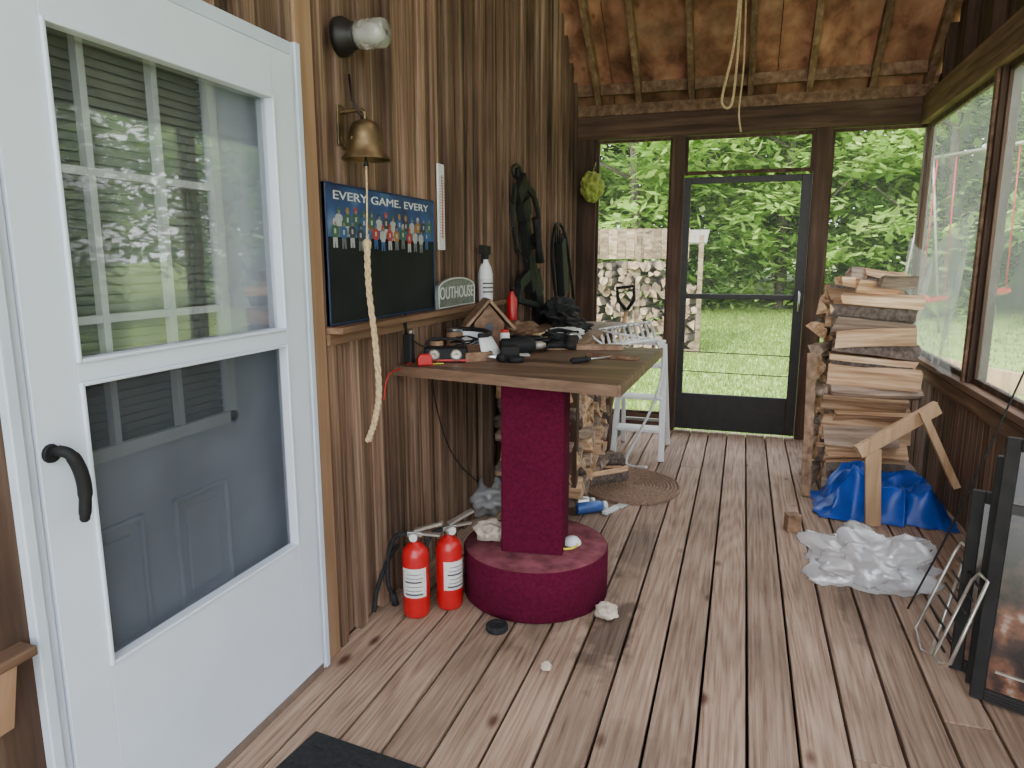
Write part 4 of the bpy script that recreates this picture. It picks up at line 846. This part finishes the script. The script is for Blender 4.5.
def trunk(h,r,seed):
    random.seed(seed); bm=BM(); tube(bm,[(0,0,-.2),(U(-.1,.1),U(-.1,.1),h*.4),(U(-.2,.2),U(-.2,.2),h)],[r,r*.8,r*.3],8)
    for k in range(6):
        a=U(0,6.28); z=h*U(.35,.85); tube(bm,[(0,0,z),(math.cos(a)*1.0,math.sin(a)*1.0,z+.5),(math.cos(a)*1.9,math.sin(a)*1.9,z+1.2)],[r*.35,r*.2,r*.08],5)
    me=bpy.data.meshes.new('trunk'); bm.to_mesh(me); bm.free(); me.materials.append(M['bark']); return me
CR=[crown('crown',6500,(2.6,2.2,3.4),60,.16,1,M['leaf1']),crown('crown',6500,(3.0,2.4,3.6),60,.18,2,M['leaf2']),crown('crown',8000,(3.4,2.6,4.2),70,.22,3,M['leaf3'])]
TR=[trunk(5.5,.16,1),trunk(6.5,.2,2)]
kinds=['bright yellow-green leafy tree at the lawn edge','mid-green leafy tree at the lawn edge','deep green tree in the woods behind']
def tree(x,y,k,s,h):
    t=thing('leafy_tree',kinds[k],'tree',(x,y,gz(y)),kinds[k]+'s')
    for nm,me,zz in (('trunk',TR[k%2],0),('crown',CR[k],h)):
        c=bpy.data.objects.new(nm,me); C.objects.link(c); c.parent=t; c.location=(0,0,zz)
    t.scale=(s,s,s); t.rotation_euler=(0,0,U(0,6.28))
random.seed(31)
tl=[(-4.5,17.5,0),(-1.2,16.8,0),(2.2,17.6,0),(5.3,17,0),(8.6,17.3,1),(12,16,1),(-7.5,16,1),(.4,19.5,1),(3.8,19.8,0),(7.2,20,1)]
for x,y,k in tl: tree(x,y,k,U(.9,1.05),3.2)
for i in range(8): tree(-11+i*4.0,25+U(-.5,.5)+(i%2)*2,2,1.25,4.0)
for x,y in ((13,11),(12.5,6),(13,1),(13,-4)): tree(x,y,1,1.1,3.2)
for x in (-2.5,.8,4,7,10): tree(x+U(-.4,.4),18+U(-.5,.5),1,.5,2.6)
Ys=11.4; gx0=on(575,300,'y',Ys).x; gx1=on(701,300,'y',Ys).x; gs=gz(Ys)
t=thing('wood_rack','weathered plank lean-to holding stacked logs on the lawn','wood shed',((gx0+gx1)/2,Ys,gs))
bm=BM(); x=gx0
while x<gx1-.25: box(bm,x,x+.13,Ys-.1,Ys-.08,on(640,262,'y',Ys).z+.05,on(640,229,'y',Ys).z); x+=.14
obj('top_boards',bm,M['logout'],t)
for xx in (gx0,gx1-.06,(gx0+gx1)/2):
    bm=BM(); box(bm,xx,xx+.07,Ys-.14,Ys-.07,gs-.05,1.75); obj('post',bm,M['logout'],t)
bm=BM(); bar(bm,(gx0-.1,Ys+.9,1.75),(gx1+.02,Ys+.9,1.75),.8,.03,(0,-.3,1)); obj('roof_sheet',bm,M['grey'],t)
bm=BM(); box(bm,gx0,gx1,Ys-.1,Ys+.4,gs-.02,gs+.06); obj('base_rail',bm,M['logout'],t)
rl=[]
for i in range(8):
    random.seed(60+i); bm=BM()
    if i%4==0: sec=[(.072*U(.85,1.1)*math.cos(6.283*k/9),.072*U(.85,1.1)*math.sin(6.283*k/9)) for k in range(9)]
    elif i%4==1: sec=[(-.07,-.05),(.02,-.075),(.075,-.02),(.06,.05),(0,.07),(-.06,.03)]
    elif i%4==2: sec=[(-.08,-.04),(.08,-.05),(.02,.075)]
    else: sec=[(-.08,-.04),(.08,-.05),(.05,.03),(0,.065),(-.05,.04)]
    A=[bm.verts.new((a,-.2,b)) for a,b in sec]; B=[bm.verts.new((a,.2,b)) for a,b in sec]; sg=len(sec)
    bm.faces.new(A); bm.faces.new(list(reversed(B)))
    for k in range(sg): bm.faces.new((A[k],A[(k+1)%sg],B[(k+1)%sg],B[k])).material_index=1
    bmesh.ops.recalc_face_normals(bm,faces=bm.faces); me=bpy.data.meshes.new('round_log'); bm.to_mesh(me); bm.free(); me.materials.append(M['logout']); me.materials.append(M['bark']); rl.append(me)
random.seed(71); z=gs+.12; r_=0
ztop=on(640,266,'y',Ys).z
while z<ztop:
    x=gx0+.08+U(0,.09)
    while x<gx1-.05:
        if not (x>gx1-.5 and z>ztop-.25):
            o_=bpy.data.objects.new('round_log',random.choice(rl)); C.objects.link(o_); o_.location=(x,Ys+.1+U(-.12,.05),z+U(-.03,.03)); o_.rotation_euler=(0,U(0,6.28),U(-.5,.5)); q=U(.6,1.2); o_.scale=(q,1,q*U(.8,1.1)); tag(o_,'cut log end stacked in the outdoor lean-to on the lawn','firewood','logs stacked in the outdoor lean-to')
        x+=U(.1,.15)
    z+=.112; r_+=1
Yw=14.0; sa=on(932,300,'y',Yw); sb=on(991,293,'y',Yw-1.0); zt=3.1
t=thing('swing_set','pale metal swing frame seen through the right screens','swing set',((sa.x+sb.x)/2,13.5,gz(13.5)))
d=(sb-sa); d.z=0; d.normalize(); A=Vector((sa.x,sa.y,zt))-d*.3; B=Vector((sb.x,sb.y,zt))+d*1.2; s=Vector((d.y,-d.x,0))
bm=BM(); tube(bm,[A,B],.03,8); obj('top_bar',bm,M['grey'],t)
for e_ in (A,B):
    for q in (-1,1):
        bm=BM(); ft=e_+s*q*.5; tube(bm,[e_,Vector((ft.x,ft.y,gz(ft.y)-.02))],.022,8); obj('leg',bm,M['grey'],t)
for c,lb in ((sa,'red swing seat hanging on the left side of the frame'),(sb,'red swing seat hanging nearer the porch post')):
    t=thing('swing',lb,'swing',c); bm=BM(); P=[c-d*.25+Vector((0,0,.06)),c-d*.12,c+d*.12,c+d*.25+Vector((0,0,.06))]
    for i in range(3): bar(bm,P[i],P[i+1],.2,.06)
    obj('seat',bm,M['red'],t)
    for q in (-1,1):
        bm=BM(); tube(bm,[c+d*.25*q+Vector((0,0,.06)),Vector((c.x+d.x*.2*q,c.y+d.y*.2*q,zt))],.012,5); obj('rope',bm,M['red'],t)
bm=BM(); a=on(900,344,'y',11); b=on(1060,372,'y',9.2); bar(bm,(a.x,a.y,gz(11)+.1),(b.x,b.y,gz(9.2)+.12),.1,.24); solo('timber_border',bm,M['lumber'],'pale timber border board on the lawn behind right screens','timber',((a.x+b.x)/2,10,gz(10)))
# ================================================= LIGHT
w=bpy.data.worlds.new('world'); bpy.context.scene.world=w; w.use_nodes=True; nt=w.node_tree; bg=nt.nodes['Background']
tc=nt.nodes.new('ShaderNodeTexCoord'); sx=nt.nodes.new('ShaderNodeSeparateXYZ'); L(nt,tc.outputs['Generated'],sx.inputs[0]); r=nt.nodes.new('ShaderNodeValToRGB')
r.color_ramp.elements[0].color=(.93,.96,1,1); r.color_ramp.elements[1].color=(.8,.88,1,1); L(nt,sx.outputs['Z'],r.inputs[0]); L(nt,r.outputs[0],bg.inputs[0]); bg.inputs[1].default_value=6.0
ld=bpy.data.lights.new('sun','SUN'); ld.energy=6.5; ld.angle=math.radians(12); ld.color=(1,.95,.85); lo=bpy.data.objects.new('sun',ld); C.objects.link(lo)
lo.rotation_euler=Vector((.45,.55,-1)).to_track_quat('-Z','Y').to_euler(); lo.location=(-5,-5,12)
ld=bpy.data.lights.new('fill_light','POINT'); ld.energy=45; ld.shadow_soft_size=.6; ld.color=(1,.95,.88); lo=bpy.data.objects.new('fill_light',ld); C.objects.link(lo); lo.location=(1.5,2.2,3.4)  # unseen fill light added to brighten the interior; no fixture here
